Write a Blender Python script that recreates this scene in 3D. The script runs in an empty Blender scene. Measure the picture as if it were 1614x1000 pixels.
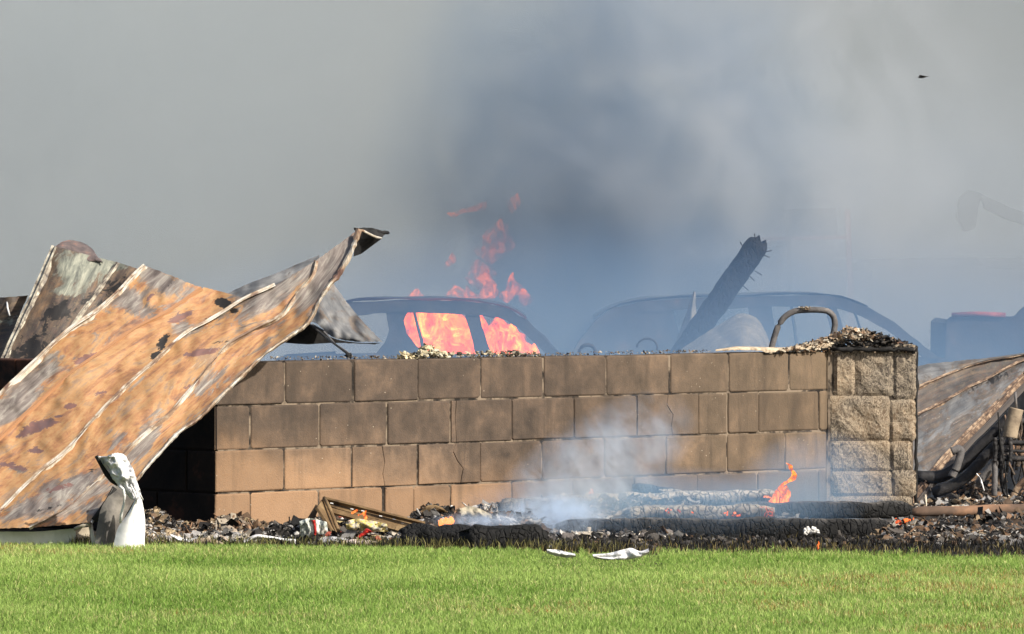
import bpy, bmesh, math, random
import numpy as np
from mathutils import Vector, noise
R = math.radians
random.seed(7); rng = np.random.default_rng(7)
S = bpy.context.scene
C = S.collection

# ------------------------------------------------------------------ camera
F = 9380.0; EYE = 1.33            # focal length in photo pixels (1614 wide), eye height
cam_d = bpy.data.cameras.new('camera'); cam = bpy.data.objects.new('camera', cam_d); C.objects.link(cam)
cam.location = (0, 0, EYE); cam.rotation_euler = (R(90), 0, 0)
cam_d.sensor_width = 36; cam_d.lens = 36 * F / 1614; cam_d.shift_y = -100 / 1614
cam_d.clip_start = 0.5; cam_d.clip_end = 4000
S.camera = cam
# ------------------------------------------------------------------ sky, sun, exposure
SUN_AZ, SUN_EL = 52, 36           # degrees to the right of straight behind the camera, and above the horizon
w = bpy.data.worlds.new('World'); S.world = w; w.use_nodes = True
wn = w.node_tree; bg = wn.nodes['Background']
sk = wn.nodes.new('ShaderNodeTexSky'); sk.sky_type = 'NISHITA'; sk.sun_disc = False
sk.sun_elevation = R(SUN_EL); sk.sun_rotation = R(180 - SUN_AZ); sk.dust_density = 3.0
wn.links.new(sk.outputs[0], bg.inputs[0]); bg.inputs[1].default_value = 0.11
sl = bpy.data.lights.new('sun', 'SUN'); sl.energy = 4.6; sl.angle = R(0.6); sl.color = (1.0, 0.93, 0.82)
so = bpy.data.objects.new('sun', sl); C.objects.link(so)
sd = Vector((math.sin(R(SUN_AZ)) * math.cos(R(SUN_EL)), -math.cos(R(SUN_AZ)) * math.cos(R(SUN_EL)), math.sin(R(SUN_EL))))
so.rotation_euler = sd.to_track_quat('Z', 'Y').to_euler()
S.view_settings.view_transform = 'Standard'; S.view_settings.look = 'None'
S.view_settings.exposure = 0.42; S.view_settings.gamma = 1.0; S.view_settings.use_curve_mapping = False
cy = S.cycles
cy.use_denoising = True; cy.max_bounces = 8; cy.diffuse_bounces = 3; cy.glossy_bounces = 2
cy.volume_bounces = 3; cy.transparent_max_bounces = 12
cy.volume_step_rate = 1.0; cy.volume_max_steps = 256; cy.sample_clamp_indirect = 6

# ------------------------------------------------------------------ helpers
def P(px, py, D):
    "world point seen at photo pixel (px, py) at D metres"
    return Vector(((px - 807) * D / F, D, EYE - (py - 400) * D / F))
def tag(o, label=None, cat=None, group=None, kind=None):
    if label: o['label'] = label
    if cat: o['category'] = cat
    if group: o['group'] = group
    if kind: o['kind'] = kind
    return o
def thing(name, label, cat, loc=(0, 0, 0), group=None):
    o = bpy.data.objects.new(name, None); C.objects.link(o); o.location = loc
    o.empty_display_size = 0.1
    return tag(o, label, cat, group)
def M(name, verts, faces, mat, parent=None, smooth=True, uv=None, vals=None):
    me = bpy.data.meshes.new(name)
    off = Vector(parent.location) if parent else Vector((0, 0, 0))
    q = parent
    while q is not None and q.parent is not None:
        q = q.parent; off += Vector(q.location)
    me.from_pydata([tuple(Vector(v) - off) for v in verts], [], faces)
    if uv is not None:
        l = me.uv_layers.new(name='UVMap')
        for lp in me.loops: l.data[lp.index].uv = uv[lp.vertex_index]
    for k, arr in (vals or {}).items():
        a = me.attributes.new(k, 'FLOAT', 'POINT'); a.data.foreach_set('value', np.asarray(arr, dtype=np.float32))
    me.materials.append(mat)
    if smooth: me.polygons.foreach_set('use_smooth', [True] * len(me.polygons))
    me.update()
    o = bpy.data.objects.new(name, me); C.objects.link(o)
    if parent: o.parent = parent
    return o
def fix_normals(o):
    bm = bmesh.new(); bm.from_mesh(o.data); bmesh.ops.recalc_face_normals(bm, faces=bm.faces); bm.to_mesh(o.data); bm.free(); return o
def n3(x, y, z=0, s=1.0): return noise.noise(Vector((x * s, y * s, z * s)))
def resample(pts, n):
    p = np.array(pts, float); d = np.r_[0, np.cumsum(np.hypot(*np.diff(p[:, :2], axis=0).T))]
    # smooth through a Catmull-Rom like interpolation
    t = np.linspace(0, d[-1], n); out = np.empty((n, p.shape[1]))
    for k in range(p.shape[1]):
        m = np.gradient(p[:, k], d)
        i = np.clip(np.searchsorted(d, t) - 1, 0, len(d) - 2); h = d[i + 1] - d[i]; s = (t - d[i]) / h
        out[:, k] = ((2*s**3 - 3*s**2 + 1) * p[i, k] + (s**3 - 2*s**2 + s) * h * m[i] + (-2*s**3 + 3*s**2) * p[i + 1, k] + (s**3 - s**2) * h * m[i + 1])
    return out
def tube(name, pts, r, mat, parent=None, seg=10, rfun=None, wob=0.0, cap=True):
    "tube along 3D points"
    V = []; Fc = []; n = len(pts)
    for i, p in enumerate(pts):
        t = (pts[min(i + 1, n - 1)] - pts[max(i - 1, 0)]).normalized()
        a = t.cross(Vector((0.13, 0.31, 1)) if abs(t.z) < 0.9 else Vector((1, 0, 0))).normalized(); b = t.cross(a)
        rr = rfun(i / (n - 1)) * r if rfun else r
        for k in range(seg):
            an = 2 * math.pi * k / seg
            q = rr * (1 + wob * n3(i * 0.7, k * 0.9, r * 99))
            V.append(p + a * math.cos(an) * q + b * math.sin(an) * q)
    for i in range(n - 1):
        for k in range(seg):
            Fc.append((i * seg + k, i * seg + (k + 1) % seg, (i + 1) * seg + (k + 1) % seg, (i + 1) * seg + k))
    if cap:
        Fc.append(tuple(range(seg))[::-1]); Fc.append(tuple((n - 1) * seg + k for k in range(seg)))
    return fix_normals(M(name, V, Fc, mat, parent))

# ------------------------------------------------------------------ materials
class NT:
    "tiny node-tree writer"
    def __init__(s, name):
        s.m = bpy.data.materials.new(name); s.m.use_nodes = True; s.t = s.m.node_tree; s.t.nodes.clear()
        s.out = s.t.nodes.new('ShaderNodeOutputMaterial')
    def n(s, ty, **kw):
        x = s.t.nodes.new('ShaderNode' + ty)
        for k, v in kw.items():
            if k.startswith('i_'): s.put(x, k[2:], v)
            else: setattr(x, k, v)
        return x
    def put(s, x, key, v):
        key = int(key) if key.isdigit() else key.replace('_', ' ')
        if isinstance(v, bpy.types.NodeSocket): s.t.links.new(v, x.inputs[key])
        else: x.inputs[key].default_value = v
    def coord(s, kind='Object', scale=(1, 1, 1), loc=(0, 0, 0), rot=(0, 0, 0)):
        c = s.n('TexCoord'); m = s.n('Mapping'); s.t.links.new(c.outputs[kind], m.inputs[0])
        m.inputs['Scale'].default_value = scale; m.inputs['Location'].default_value = loc; m.inputs['Rotation'].default_value = rot
        return m.outputs[0]
    def noise(s, vec, scale, detail=4, rough=0.55, dist=0.0):
        return s.n('TexNoise', i_Vector=vec, i_Scale=scale, i_Detail=detail, i_Roughness=rough, i_Distortion=dist).outputs['Fac']
    def ramp(s, fac, stops, interp='LINEAR'):
        r = s.n('ValToRGB', i_Fac=fac); r.color_ramp.interpolation = interp
        e = r.color_ramp.elements
        while len(e) < len(stops): e.new(0.5)
        for k, (p, c) in enumerate(stops):
            e[k].position = p; e[k].color = (c, c, c, 1) if not hasattr(c, '__len__') else (*c[:3], 1)
        return r.outputs[0]
    def math(s, op, a, b=0.0, c=None, clamp=False):
        x = s.n('Math', operation=op, use_clamp=clamp); s.put(x, '0', a); s.put(x, '1', b)
        if c is not None: s.put(x, '2', c)
        return x.outputs[0]
    def mix(s, fac, a, b, mode='MIX'):
        x = s.n('Mix', data_type='RGBA', blend_type=mode); s.put(x, '0', fac)
        for k, v in ((6, a), (7, b)):
            if isinstance(v, bpy.types.NodeSocket): s.t.links.new(v, x.inputs[k])
            else: x.inputs[k].default_value = (*v[:3], 1)
        return x.outputs[2]
    def attr(s, name): return s.n('Attribute', attribute_name=name).outputs['Fac']
    def bump(s, h, strength=0.4, dist=0.01, prev=None):
        b = s.n('Bump', i_Height=h, i_Strength=strength, i_Distance=dist)
        if prev is not None: s.put(b, 'Normal', prev)
        return b.outputs[0]
    def surf(s, col, rough=0.85, normal=None, metallic=0.0, spec=0.3, **kw):
        p = s.n('BsdfPrincipled')
        s.put(p, 'Base_Color', col if isinstance(col, bpy.types.NodeSocket) else (*col[:3], 1)); s.put(p, 'Roughness', rough); s.put(p, 'Metallic', metallic)
        p.inputs['Specular IOR Level'].default_value = spec
        if normal is not None: s.put(p, 'Normal', normal)
        s.t.links.new(p.outputs[0], s.out.inputs[0]); s.p = p
        return s.m

def m_mottle(name, stops, scale=8, rough=0.9, bump=0.5, bscale=None, dist=0.01, warp=0.3, spec=0.25, detail=6):
    t = NT(name); v = t.coord(); f = t.noise(v, scale, detail, 0.62, warp)
    g = t.noise(v, bscale or scale * 3, 6, 0.6)
    return t.surf(t.ramp(f, stops), rough, t.bump(g, bump, dist), spec=spec)

def m_block():
    t = NT('block_concrete'); v = t.coord('Object'); rnd = t.n('ObjectInfo').outputs['Random']
    # world position drives where the soot lies
    geo = t.n('NewGeometry').outputs['Position']; sep = t.n('SeparateXYZ'); t.t.links.new(geo, sep.inputs[0])
    big = t.noise(geo, 2.2, 4, 0.55, 0.4); mid = t.noise(geo, 8, 5, 0.65, .3)
    # clean tan zone at the lower left end of the wall
    x = t.math('SUBTRACT', sep.outputs['X'], -0.45)
    a = t.math('MULTIPLY', x, 1.5)                              # grows to the right
    b = t.math('MULTIPLY', t.math('SUBTRACT', sep.outputs['Z'], 0.19), 4.2)
    s = t.math('ADD', t.math('MAXIMUM', a, -0.35), b); s = t.math('ADD', s, t.math('MULTIPLY', t.math('SUBTRACT', big, 0.5), 2.2))
    s = t.math('ADD', s, t.math('MULTIPLY', t.math('SUBTRACT', rnd, 0.5), 0.3))
    soot = t.ramp(s, [(0.0, 0.0), (0.55, 0.75), (1.0, 1.0)])
    grain = t.noise(v, 160, 3, 0.7); pit = t.n('TexVoronoi', i_Vector=v, i_Scale=90).outputs['Distance']
    clean = t.mix(mid, (0.25, 0.16, 0.098), (0.35, 0.235, 0.15))
    dirty = t.ramp(t.math('ADD', t.math('MULTIPLY', mid, 0.55), t.math('MULTIPLY', big, 0.45)),
                   [(0.36, (0.040, 0.034, 0.031)), (0.45, (0.082, 0.065, 0.053)), (0.53, (0.122, 0.093, 0.073)), (0.62, (0.200, 0.145, 0.106))])
    right = t.ramp(t.math('ADD', t.math('MULTIPLY', sep.outputs['X'], 0.3), 0.25), [(0.3, 0.0), (0.75, 1.0)])
    dirty = t.mix(t.math('MULTIPLY', right, 0.55), dirty, (0.20, 0.155, 0.105))
    up_ = t.math('MULTIPLY', t.ramp(sep.outputs['Z'], [(0.30, 0.0), (0.62, 1.0)]), t.math('SUBTRACT', 1.0, right)); dirty = t.mix(t.math('MULTIPLY', up_, 0.38), dirty, (0.052, 0.044, 0.040))
    c = t.mix(soot, clean, dirty)
    c = t.mix(t.math('MULTIPLY', t.ramp(rnd, [(0, 0.0), (1, 1.0)]), 0.4), c, (0.068, 0.053, 0.042))
    streak = t.noise(t.coord('Object', scale=(9, 9, 1.5)), 1.0, 5, 0.65, 0.8)
    c = t.mix(t.math('MULTIPLY', t.ramp(streak, [(0.5, 0.0), (0.7, 1.0)]), t.math('MAXIMUM', t.math('MULTIPLY', soot, 0.6), 0.3)), c, (0.05, 0.042, 0.036))
    # dark joints edge grime from noise, pale specks
    c = t.mix(t.math('MULTIPLY', t.ramp(grain, [(0.30, 0.0), (0.72, 1.0)]), 0.55), c, (0.62, 0.52, 0.40), 'OVERLAY')
    spk = t.n('TexVoronoi', i_Vector=v, i_Scale=28, i_Randomness=1.0).outputs['Distance']
    msk = t.math('MULTIPLY', t.ramp(spk, [(0.05, 1.0), (0.085, 0.0)]), t.ramp(t.noise(geo, 3.0, 2), [(0.5, 0.0), (0.6, 1.0)]))
    c = t.mix(msk, c, (0.45, 0.39, 0.3))
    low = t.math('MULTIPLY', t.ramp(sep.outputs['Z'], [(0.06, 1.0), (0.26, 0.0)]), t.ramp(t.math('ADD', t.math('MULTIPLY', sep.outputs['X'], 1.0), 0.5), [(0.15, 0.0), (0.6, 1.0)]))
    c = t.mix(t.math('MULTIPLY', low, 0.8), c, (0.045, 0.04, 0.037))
    n1 = t.bump(grain, 0.55, 0.004); n2 = t.bump(pit, 0.25, 0.003, n1)
    return t.surf(c, 0.93, n2, spec=0.2)
def m_stone():
    t = NT('split_face_stone'); v = t.coord('Object'); geo = t.n('NewGeometry').outputs['Position']
    f = t.noise(v, 9, 6, 0.65, 1.2); g = t.noise(geo, 3, 3)
    c = t.ramp(f, [(0.32, (0.085, 0.065, 0.048)), (0.45, (0.17, 0.125, 0.085)), (0.56, (0.22, 0.16, 0.105)), (0.68, (0.32, 0.24, 0.16))])
    c = t.mix(t.ramp(g, [(0.40, 0.0), (0.56, 0.8)]), c, (0.085, 0.076, 0.068))
    vein = t.ramp(t.noise(t.coord('Object', scale=(1.3, 1, .8)), 22, 6, 0.75, 2.4), [(0.44, 0.0), (0.50, 1.0), (0.55, 0.0)])
    c = t.mix(t.math('MULTIPLY', vein, 0.8), c, (0.50, 0.42, 0.31))
    n1 = t.bump(t.noise(v, 26, 8, 0.75, 1.5), 0.8, 0.012); n2 = t.bump(t.noise(v, 120, 4), 0.5, 0.004, n1)
    return t.surf(c, 0.95, n2, spec=0.15)
def m_sheet(name, palette, grey, char=(0.02, 0.018, 0.017), fine=1.0):
    "burnt sheet metal: UV in metres (u across, v along); attributes grey, stain, pale"
    t = NT(name); uv = t.coord('UV'); st = t.coord('UV', scale=(6.5, 1.5, 1)); st2 = t.coord('UV', scale=(30, 3.0, 1))
    a = t.noise(st, 1.5, 10, 0.72, 0.9); b = t.noise(uv, 6, 10, 0.75, 1.4); s2 = t.noise(st2, 2.0, 6, 0.7, 0.4)
    base = t.ramp(t.math('ADD', t.math('MULTIPLY', a, 0.6), t.math('MULTIPLY', b, 0.4)), palette)
    fn = t.noise(uv, 38, 8, 0.8, 0.6); base = t.mix(t.math('MULTIPLY', t.ramp(fn, [(0.5, 0.0), (0.66, 1.0)]), 0.35), base, (0.17, 0.085, 0.055)); base = t.mix(t.math('MULTIPLY', t.ramp(fn, [(0.34, 1.0), (0.48, 0.0)]), 0.2), base, (0.50, 0.36, 0.20))
    base = t.mix(t.math('MULTIPLY', t.ramp(s2, [(0.42, 0.0), (0.7, 1.0)]), 0.25), base, (0.44, 0.28, 0.15))
    gm = t.math('ADD', t.attr('grey'), t.math('MULTIPLY', t.math('SUBTRACT', t.noise(t.coord('UV', scale=(4, 2.2, 1), loc=(3, 1, 0)), 2.2, 10, 0.75, 1.2), 0.5), 3.0))
    gcol = t.ramp(t.noise(st, 4, 10, 0.75, 0.8), grey)
    c = t.mix(t.ramp(gm, [(0.38, 0.0), (0.52, 0.8), (0.75, 1.0)]), base, gcol)
    # maroon patches with sharp edges, black char
    mr = t.math('ADD', t.attr('maroon'), t.math('MULTIPLY', t.math('SUBTRACT', t.noise(uv, 14, 7, 0.7, 1.6), 0.5), 2.0))
    c = t.mix(t.ramp(mr, [(0.58, 0.0), (0.62, 1.0)]), c, t.ramp(b, [(0.3, (0.10, 0.075, 0.08)), (0.7, (0.22, 0.10, 0.075))]))
    ch = t.math('ADD', t.attr('stain'), t.math('MULTIPLY', t.math('SUBTRACT', t.noise(uv, 18, 8, 0.72, 1.0), 0.5), 2.2))
    c = t.mix(t.ramp(ch, [(0.5, 0.0), (0.6, 1.0)]), c, char)
    spot = t.ramp(t.noise(uv, 55, 4, 0.6), [(0.70, 0.0), (0.74, 0.8)]); c = t.mix(spot, c, (0.07, 0.04, 0.035))
    scr = t.ramp(t.noise(t.coord('UV', scale=(60, 14, 1)), 1.6, 3, 0.6, 1.0), [(0.66, 0.0), (0.74, 1.0)])
    c = t.mix(t.math('MULTIPLY', scr, t.attr('pale')), c, (0.75, 0.74, 0.73))
    n1 = t.bump(t.noise(st, 4, 5), 0.35, 0.012); n2 = t.bump(t.noise(uv, 90, 4), 0.3, 0.003, n1)
    return t.surf(c, t.ramp(b, [(0.3, 0.55), (0.7, 0.8)]), n2, metallic=0.0, spec=0.4)
RUSTP = [(0.36, (0.085, 0.055, 0.05)), (0.42, (0.19, 0.095, 0.06)), (0.47, (0.32, 0.155, 0.07)), (0.53, (0.39, 0.225, 0.10)), (0.58, (0.24, 0.16, 0.11)), (0.65, (0.43, 0.30, 0.165))]
GREYP = [(0.36, (0.085, 0.068, 0.062)), (0.5, (0.17, 0.145, 0.13)), (0.64, (0.32, 0.295, 0.255))]
def m_char(name='charred_wood', ash=0.35, glow=0.0):
    t = NT(name); v = t.coord('Object'); geo = t.n('NewGeometry')
    sep = t.n('SeparateXYZ'); t.t.links.new(geo.outputs['Normal'], sep.inputs[0])
    ws = t.coord('Object', scale=(1.0, .8, 0.38))
    wa = t.n('VectorMath', operation='ADD'); t.t.links.new(ws, wa.inputs[0]); wn_ = t.n('TexNoise', i_Vector=v, i_Scale=14, i_Detail=4); ws2 = t.n('VectorMath', operation='SCALE'); t.t.links.new(wn_.outputs['Color'], ws2.inputs[0]); ws2.inputs['Scale'].default_value = .06; t.t.links.new(ws2.outputs[0], wa.inputs[1])
    vo = t.n('TexVoronoi', feature='DISTANCE_TO_EDGE', i_Vector=wa.outputs[0], i_Scale=34).outputs['Distance']
    f = t.math('ADD', t.math('MULTIPLY', t.noise(v, 13, 8, 0.75, 0.8), .55), t.math('MULTIPLY', t.noise(t.coord('Object', scale=(.25, 1, 1)), 30, 6, 0.7, .5), .45))
    am = t.math('ADD', t.math('MULTIPLY', sep.outputs['Z'], 0.35), t.math('ADD', f, ash - 0.5))
    am = t.math('ADD', am, 0.0)
    c = t.ramp(am, [(0.42, (0.008, 0.008, 0.008)), (0.56, (0.028, 0.027, 0.026)), (0.68, (0.12, 0.11, 0.10)), (0.95, (0.33, 0.31, 0.28))])
    c = t.mix(t.math('MULTIPLY', t.ramp(vo, [(0.0, 1.0), (0.05, 0.0)]), t.ramp(t.noise(v, 20, 3), [(.42, .15), (.58, 1.0)])), c, (0.01, 0.01, 0.01))
    n1 = t.bump(t.ramp(vo, [(0.0, 0.0), (0.15, 1.0)]), 0.9, 0.012); n2 = t.bump(t.noise(v, 60, 5), 0.6, 0.006, n1)
    m = t.surf(c, 0.8, n2, spec=0.3)
    if glow:
        gl = t.math('MULTIPLY', t.ramp(vo, [(0.0, 1.0), (0.07, 0.0)]), t.ramp(t.noise(v, 7, 3), [(0.62, 0.0), (0.70, 1.0)]))
        t.put(t.p, 'Emission_Color', (1.0, 0.12, 0.02, 1)); t.put(t.p, 'Emission_Strength', t.math('MULTIPLY', gl, glow))
    return m
def m_attrcol(name, rough=0.9, bump=0.6, scale=60, trans=0.0):
    "colour stored per chunk or blade in the attribute col, with grain"
    t = NT(name); a = t.n('Attribute', attribute_name='col').outputs['Color']; v = t.coord('Object'); f = t.noise(v, scale, 5, 0.65)
    c = t.mix(t.math('MULTIPLY', t.ramp(f, [(0.35, 0.0), (0.65, 1.0)]), 0.5), a, t.mix(1.0, a, (0.35, 0.33, 0.32), 'MULTIPLY'))
    return t.surf(c, rough, t.bump(f, bump, 0.006) if bump else None, spec=0.2)
def m_volume(name, density, color, aniso=0.0, dens_node=None, absorb=None):
    t = NT(name); p = t.n('VolumePrincipled'); p.inputs['Color'].default_value = (*color, 1)
    p.inputs['Density'].default_value = density; p.inputs['Anisotropy'].default_value = aniso
    if absorb: p.inputs['Absorption Color'].default_value = (*absorb, 1)
    t.t.links.new(p.outputs[0], t.out.inputs['Volume']); t.p = p
    return t
def m_flame(name, strength=2.2, scale=9, lo=(1.0, 0.10, 0.02), hi=(1.0, 0.42, 0.10), thr=(0.40, 0.62), most=1.0):
    t = NT(name); v = t.coord('Object', scale=(1, 1, 0.5)); f = t.noise(v, scale, 8, 0.68, 1.6)
    e = t.n('Emission', i_Color=t.ramp(f, [(0.40, lo), (0.60, hi)]), i_Strength=t.math('MULTIPLY', t.ramp(f, [(0.38, 0.22), (0.50, 0.55), (0.62, 1.25)]), strength)); tr = t.n('BsdfTransparent')
    lw = t.n('LayerWeight', i_Blend=0.45).outputs['Facing']
    edge = t.ramp(lw, [(0.10, 1.0), (0.42, 0.45), (0.68, 0.0)])
    mx = t.n('MixShader', i_Fac=t.math('MULTIPLY', edge, t.ramp(f, [(thr[0], 0.0), (thr[1], most)])))
    t.t.links.new(tr.outputs[0], mx.inputs[1]); t.t.links.new(e.outputs[0], mx.inputs[2]); t.t.links.new(mx.outputs[0], t.out.inputs[0])
    return t.m

MB = m_block(); MST = m_stone()
MORT = m_mottle('mortar', [(0.40, (0.018, 0.015, 0.013)), (0.48, (0.07, 0.055, 0.042)), (0.56, (0.21, 0.165, 0.12))], 9, bscale=70, dist=0.004)
SOOT_SHADE = m_mottle('sooty_shaded_block', [(0.35, (0.006, 0.005, 0.005)), (0.52, (0.016, 0.011, 0.009)), (0.66, (0.09, 0.035, 0.02))], 3.2, bscale=60, dist=0.004)  # soot black, deepened to paint in the shade beneath the fallen sheet
RUST = m_sheet('rusted_sheet', RUSTP, GREYP)
DARKS = m_sheet('scorched_sheet', [(0.34, (0.018, 0.017, 0.018)), (0.46, (0.045, 0.041, 0.04)), (0.56, (0.085, 0.066, 0.054)), (0.66, (0.26, 0.15, 0.075))],
                [(0.36, (0.08, 0.085, 0.075)), (0.5, (0.18, 0.19, 0.155)), (0.64, (0.34, 0.34, 0.27))])
SMOKED = m_sheet('smoke_stained_sheet', [(0.36, (0.03, 0.03, 0.033)), (0.48, (0.075, 0.072, 0.07)), (0.58, (0.105, 0.10, 0.097)), (0.70, (0.16, 0.145, 0.125))],
                [(0.36, (0.08, 0.085, 0.09)), (0.64, (0.22, 0.22, 0.22))])
ZINC = m_mottle('zinc_seam', [(0.36, (0.12, 0.065, 0.045)), (0.44, (0.24, 0.16, 0.10)), (0.50, (0.38, 0.32, 0.24)), (0.60, (0.52, 0.49, 0.44))], 6, 0.5, 0.5, 60, 0.003, 0.8, 0.5)
ZINCD = m_mottle('scorched_seam', [(0.36, (0.06, 0.05, 0.045)), (0.46, (0.22, 0.19, 0.15)), (0.58, (0.42, 0.39, 0.31)), (0.7, (0.5, 0.48, 0.42))], 16, 0.6, 0.5, 60, 0.003, 0.8, 0.4)
BLACKM = m_mottle('black_soot_shade_metal', [(0.4, (0.008, 0.008, 0.008)), (0.7, (0.03, 0.028, 0.027))], 12, 0.8)  # soot black, also used for the painted shade behind the wreck
WHITE = m_mottle('white_sheet', [(0.3, (0.55, 0.54, 0.53)), (0.5, (0.76, 0.76, 0.76)), (0.7, (0.84, 0.84, 0.84))], 6, 0.6, 0.25, 30, 0.004)
CHAR = m_char(ash=0.28); CHARW = m_char('ash_covered_wood', 0.62, 0.5); CHARB = m_char('black_charred_wood', -0.15)
CHARG = m_char('smoking_charred_wood', 0.60, 0.7)
BITS = m_attrcol('burnt_debris'); 
BURNTCAR = m_mottle('burnt_car_steel', [(0.35, (0.015, 0.015, 0.016)), (0.6, (0.04, 0.036, 0.034)), (0.78, (0.12, 0.075, 0.05))], 6, 0.85)
PIPE = m_mottle('dark_steel_pipe', [(0.35, (0.09, 0.085, 0.085)), (0.6, (0.15, 0.142, 0.14)), (0.75, (0.24, 0.2, 0.17))], 14, 0.7)
PIPED = m_mottle('scorched_pipe', [(0.35, (0.012, 0.012, 0.013)), (0.6, (0.035, 0.033, 0.034)), (0.78, (0.12, 0.1, 0.085))], 14, 0.6)
FLAME = m_flame('flame', 2.6); FLAMEF = m_flame('big_flame', 4.6, 7.0, (1.0, 0.05, 0.01), (1.0, 0.20, 0.03), (0.30, 0.58), .95)

# ================================================================== SETTING
EX = np.array([-6, -2.4, -1.3, 0.15, 0.6, 1.4, 2.3, 6]); EY = np.array([26.95, 27.0, 26.95, 26.62, 26.40, 26.38, 25.85, 25.5])
def edge_y(x): return float(np.interp(x, EX, EY))
def ground_z(y): return float(np.interp(y, [31.0, 34.0], [0.0, -0.30]))
def m_ground():
    t = NT('soil_and_ash'); geo = t.n('NewGeometry').outputs['Position']; sep = t.n('SeparateXYZ'); t.t.links.new(geo, sep.inputs[0])
    f = t.noise(geo, 3, 6, 0.6); g = t.noise(geo, 0.15, 4)
    ash = t.ramp(f, [(0.35, (0.02, 0.018, 0.016)), (0.55, (0.05, 0.045, 0.04)), (0.7, (0.13, 0.115, 0.10))])
    grass = t.ramp(t.noise(geo, 12, 6, 0.7), [(0.35, (0.030, 0.050, 0.012)), (0.65, (0.07, 0.095, 0.03))])
    grass = t.mix(t.ramp(g, [(0.4, 0.0), (0.65, 0.6)]), grass, (0.12, 0.11, 0.05))
    y = t.math('ADD', sep.outputs['Y'], t.math('MULTIPLY', t.math('SUBTRACT', f, 0.5), 0.5))
    x = t.math('ABSOLUTE', sep.outputs['X'])
    burnt = t.math('MULTIPLY', t.math('GREATER_THAN', y, 26.1), t.math('LESS_THAN', y, 75.0))
    burnt = t.math('MULTIPLY', burnt, t.math('LESS_THAN', x, 22.0))
    return t.surf(t.mix(burnt, grass, ash), 0.95, t.bump(t.noise(geo, 25, 5), 0.8, 0.03), spec=0.1)
ys = [-60, 10, 20, 24, 27, 31, 32, 33, 34, 60, 200, 3000]; xs = [-2500, -200, -20, -5, 0, 5, 20, 200, 2500]
tag(M('ground', [(x, y, ground_z(y)) for y in ys for x in xs],
      [(j * len(xs) + i, j * len(xs) + i + 1, (j + 1) * len(xs) + i + 1, (j + 1) * len(xs) + i) for j in range(len(ys) - 1) for i in range(len(xs) - 1)],
      m_ground(), smooth=False), kind='structure')

def color_attr(me, cols):
    a = me.color_attributes.new('col', 'FLOAT_COLOR', 'POINT'); a.data.foreach_set('color', np.asarray(cols, dtype=np.float32).ravel())
def vnoise(x, y, s, seed=0.0):
    "cheap smooth value noise, vectorised"
    g = np.random.default_rng(int(seed * 10) + 5).random((128, 128)); X = x * s; Y = y * s
    ix = np.floor(X).astype(int); iy = np.floor(Y).astype(int); fx = X - ix; fy = Y - iy
    fx = fx * fx * (3 - 2 * fx); fy = fy * fy * (3 - 2 * fy); q = lambda a, b: g[a % 128, b % 128]
    return (q(ix, iy) * (1 - fx) + q(ix + 1, iy) * fx) * (1 - fy) + (q(ix, iy + 1) * (1 - fx) + q(ix + 1, iy + 1) * fx) * fy
def m_blade():
    t = NT('grass_blade'); a = t.n('Attribute', attribute_name='col').outputs['Color']
    d = t.n('BsdfPrincipled', i_Base_Color=a, i_Roughness=0.55); d.inputs['Specular IOR Level'].default_value = 0.3
    tr = t.n('BsdfTranslucent', i_Color=a); mx = t.n('MixShader', i_Fac=0.45)
    t.t.links.new(d.outputs[0], mx.inputs[1]); t.t.links.new(tr.outputs[0], mx.inputs[2]); t.t.links.new(mx.outputs[0], t.out.inputs[0]); return t.m
BLADE = m_blade()
def blades(name, label, cat, x, y, h, wd, lean, cols, curl=0.5):
    n = len(x); ang = rng.uniform(0, 2 * np.pi, n); la = rng.uniform(0, 2 * np.pi, n)
    wx, wy = np.cos(ang) * wd / 2, np.sin(ang) * wd / 2; lx, ly = np.cos(la) * lean * h, np.sin(la) * lean * h
    z = np.interp(y, [31, 34], [0, -0.3]); V = np.zeros((n, 5, 3)); 
    V[:, 0] = np.c_[x - wx, y - wy, z - 0.004]; V[:, 1] = np.c_[x + wx, y + wy, z - 0.004]
    V[:, 2] = np.c_[x + wx * .85 + lx * .35, y + wy * .85 + ly * .35, z + h * .55]; V[:, 3] = np.c_[x - wx * .85 + lx * .35, y - wy * .85 + ly * .35, z + h * .55]
    V[:, 4] = np.c_[x + lx, y + ly, z + h * (1 - 0.3 * lean)]
    me = bpy.data.meshes.new(name); me.vertices.add(n * 5); me.vertices.foreach_set('co', V.ravel())
    base = np.arange(n)[:, None] * 5
    loops = (base + np.array([[0, 1, 2, 3, 3, 2, 4]])).ravel()
    me.loops.add(n * 7); me.loops.foreach_set('vertex_index', loops.astype(np.int32))
    me.polygons.add(n * 2); st = (np.arange(n)[:, None] * 7 + np.array([[0, 4]])).ravel()
    me.polygons.foreach_set('loop_start', st.astype(np.int32)); me.update(calc_edges=True)
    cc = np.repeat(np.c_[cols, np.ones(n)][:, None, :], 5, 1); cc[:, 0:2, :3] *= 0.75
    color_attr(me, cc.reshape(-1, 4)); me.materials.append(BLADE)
    o = bpy.data.objects.new(name, me); C.objects.link(o); return tag(o, label, cat, kind='stuff')
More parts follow.
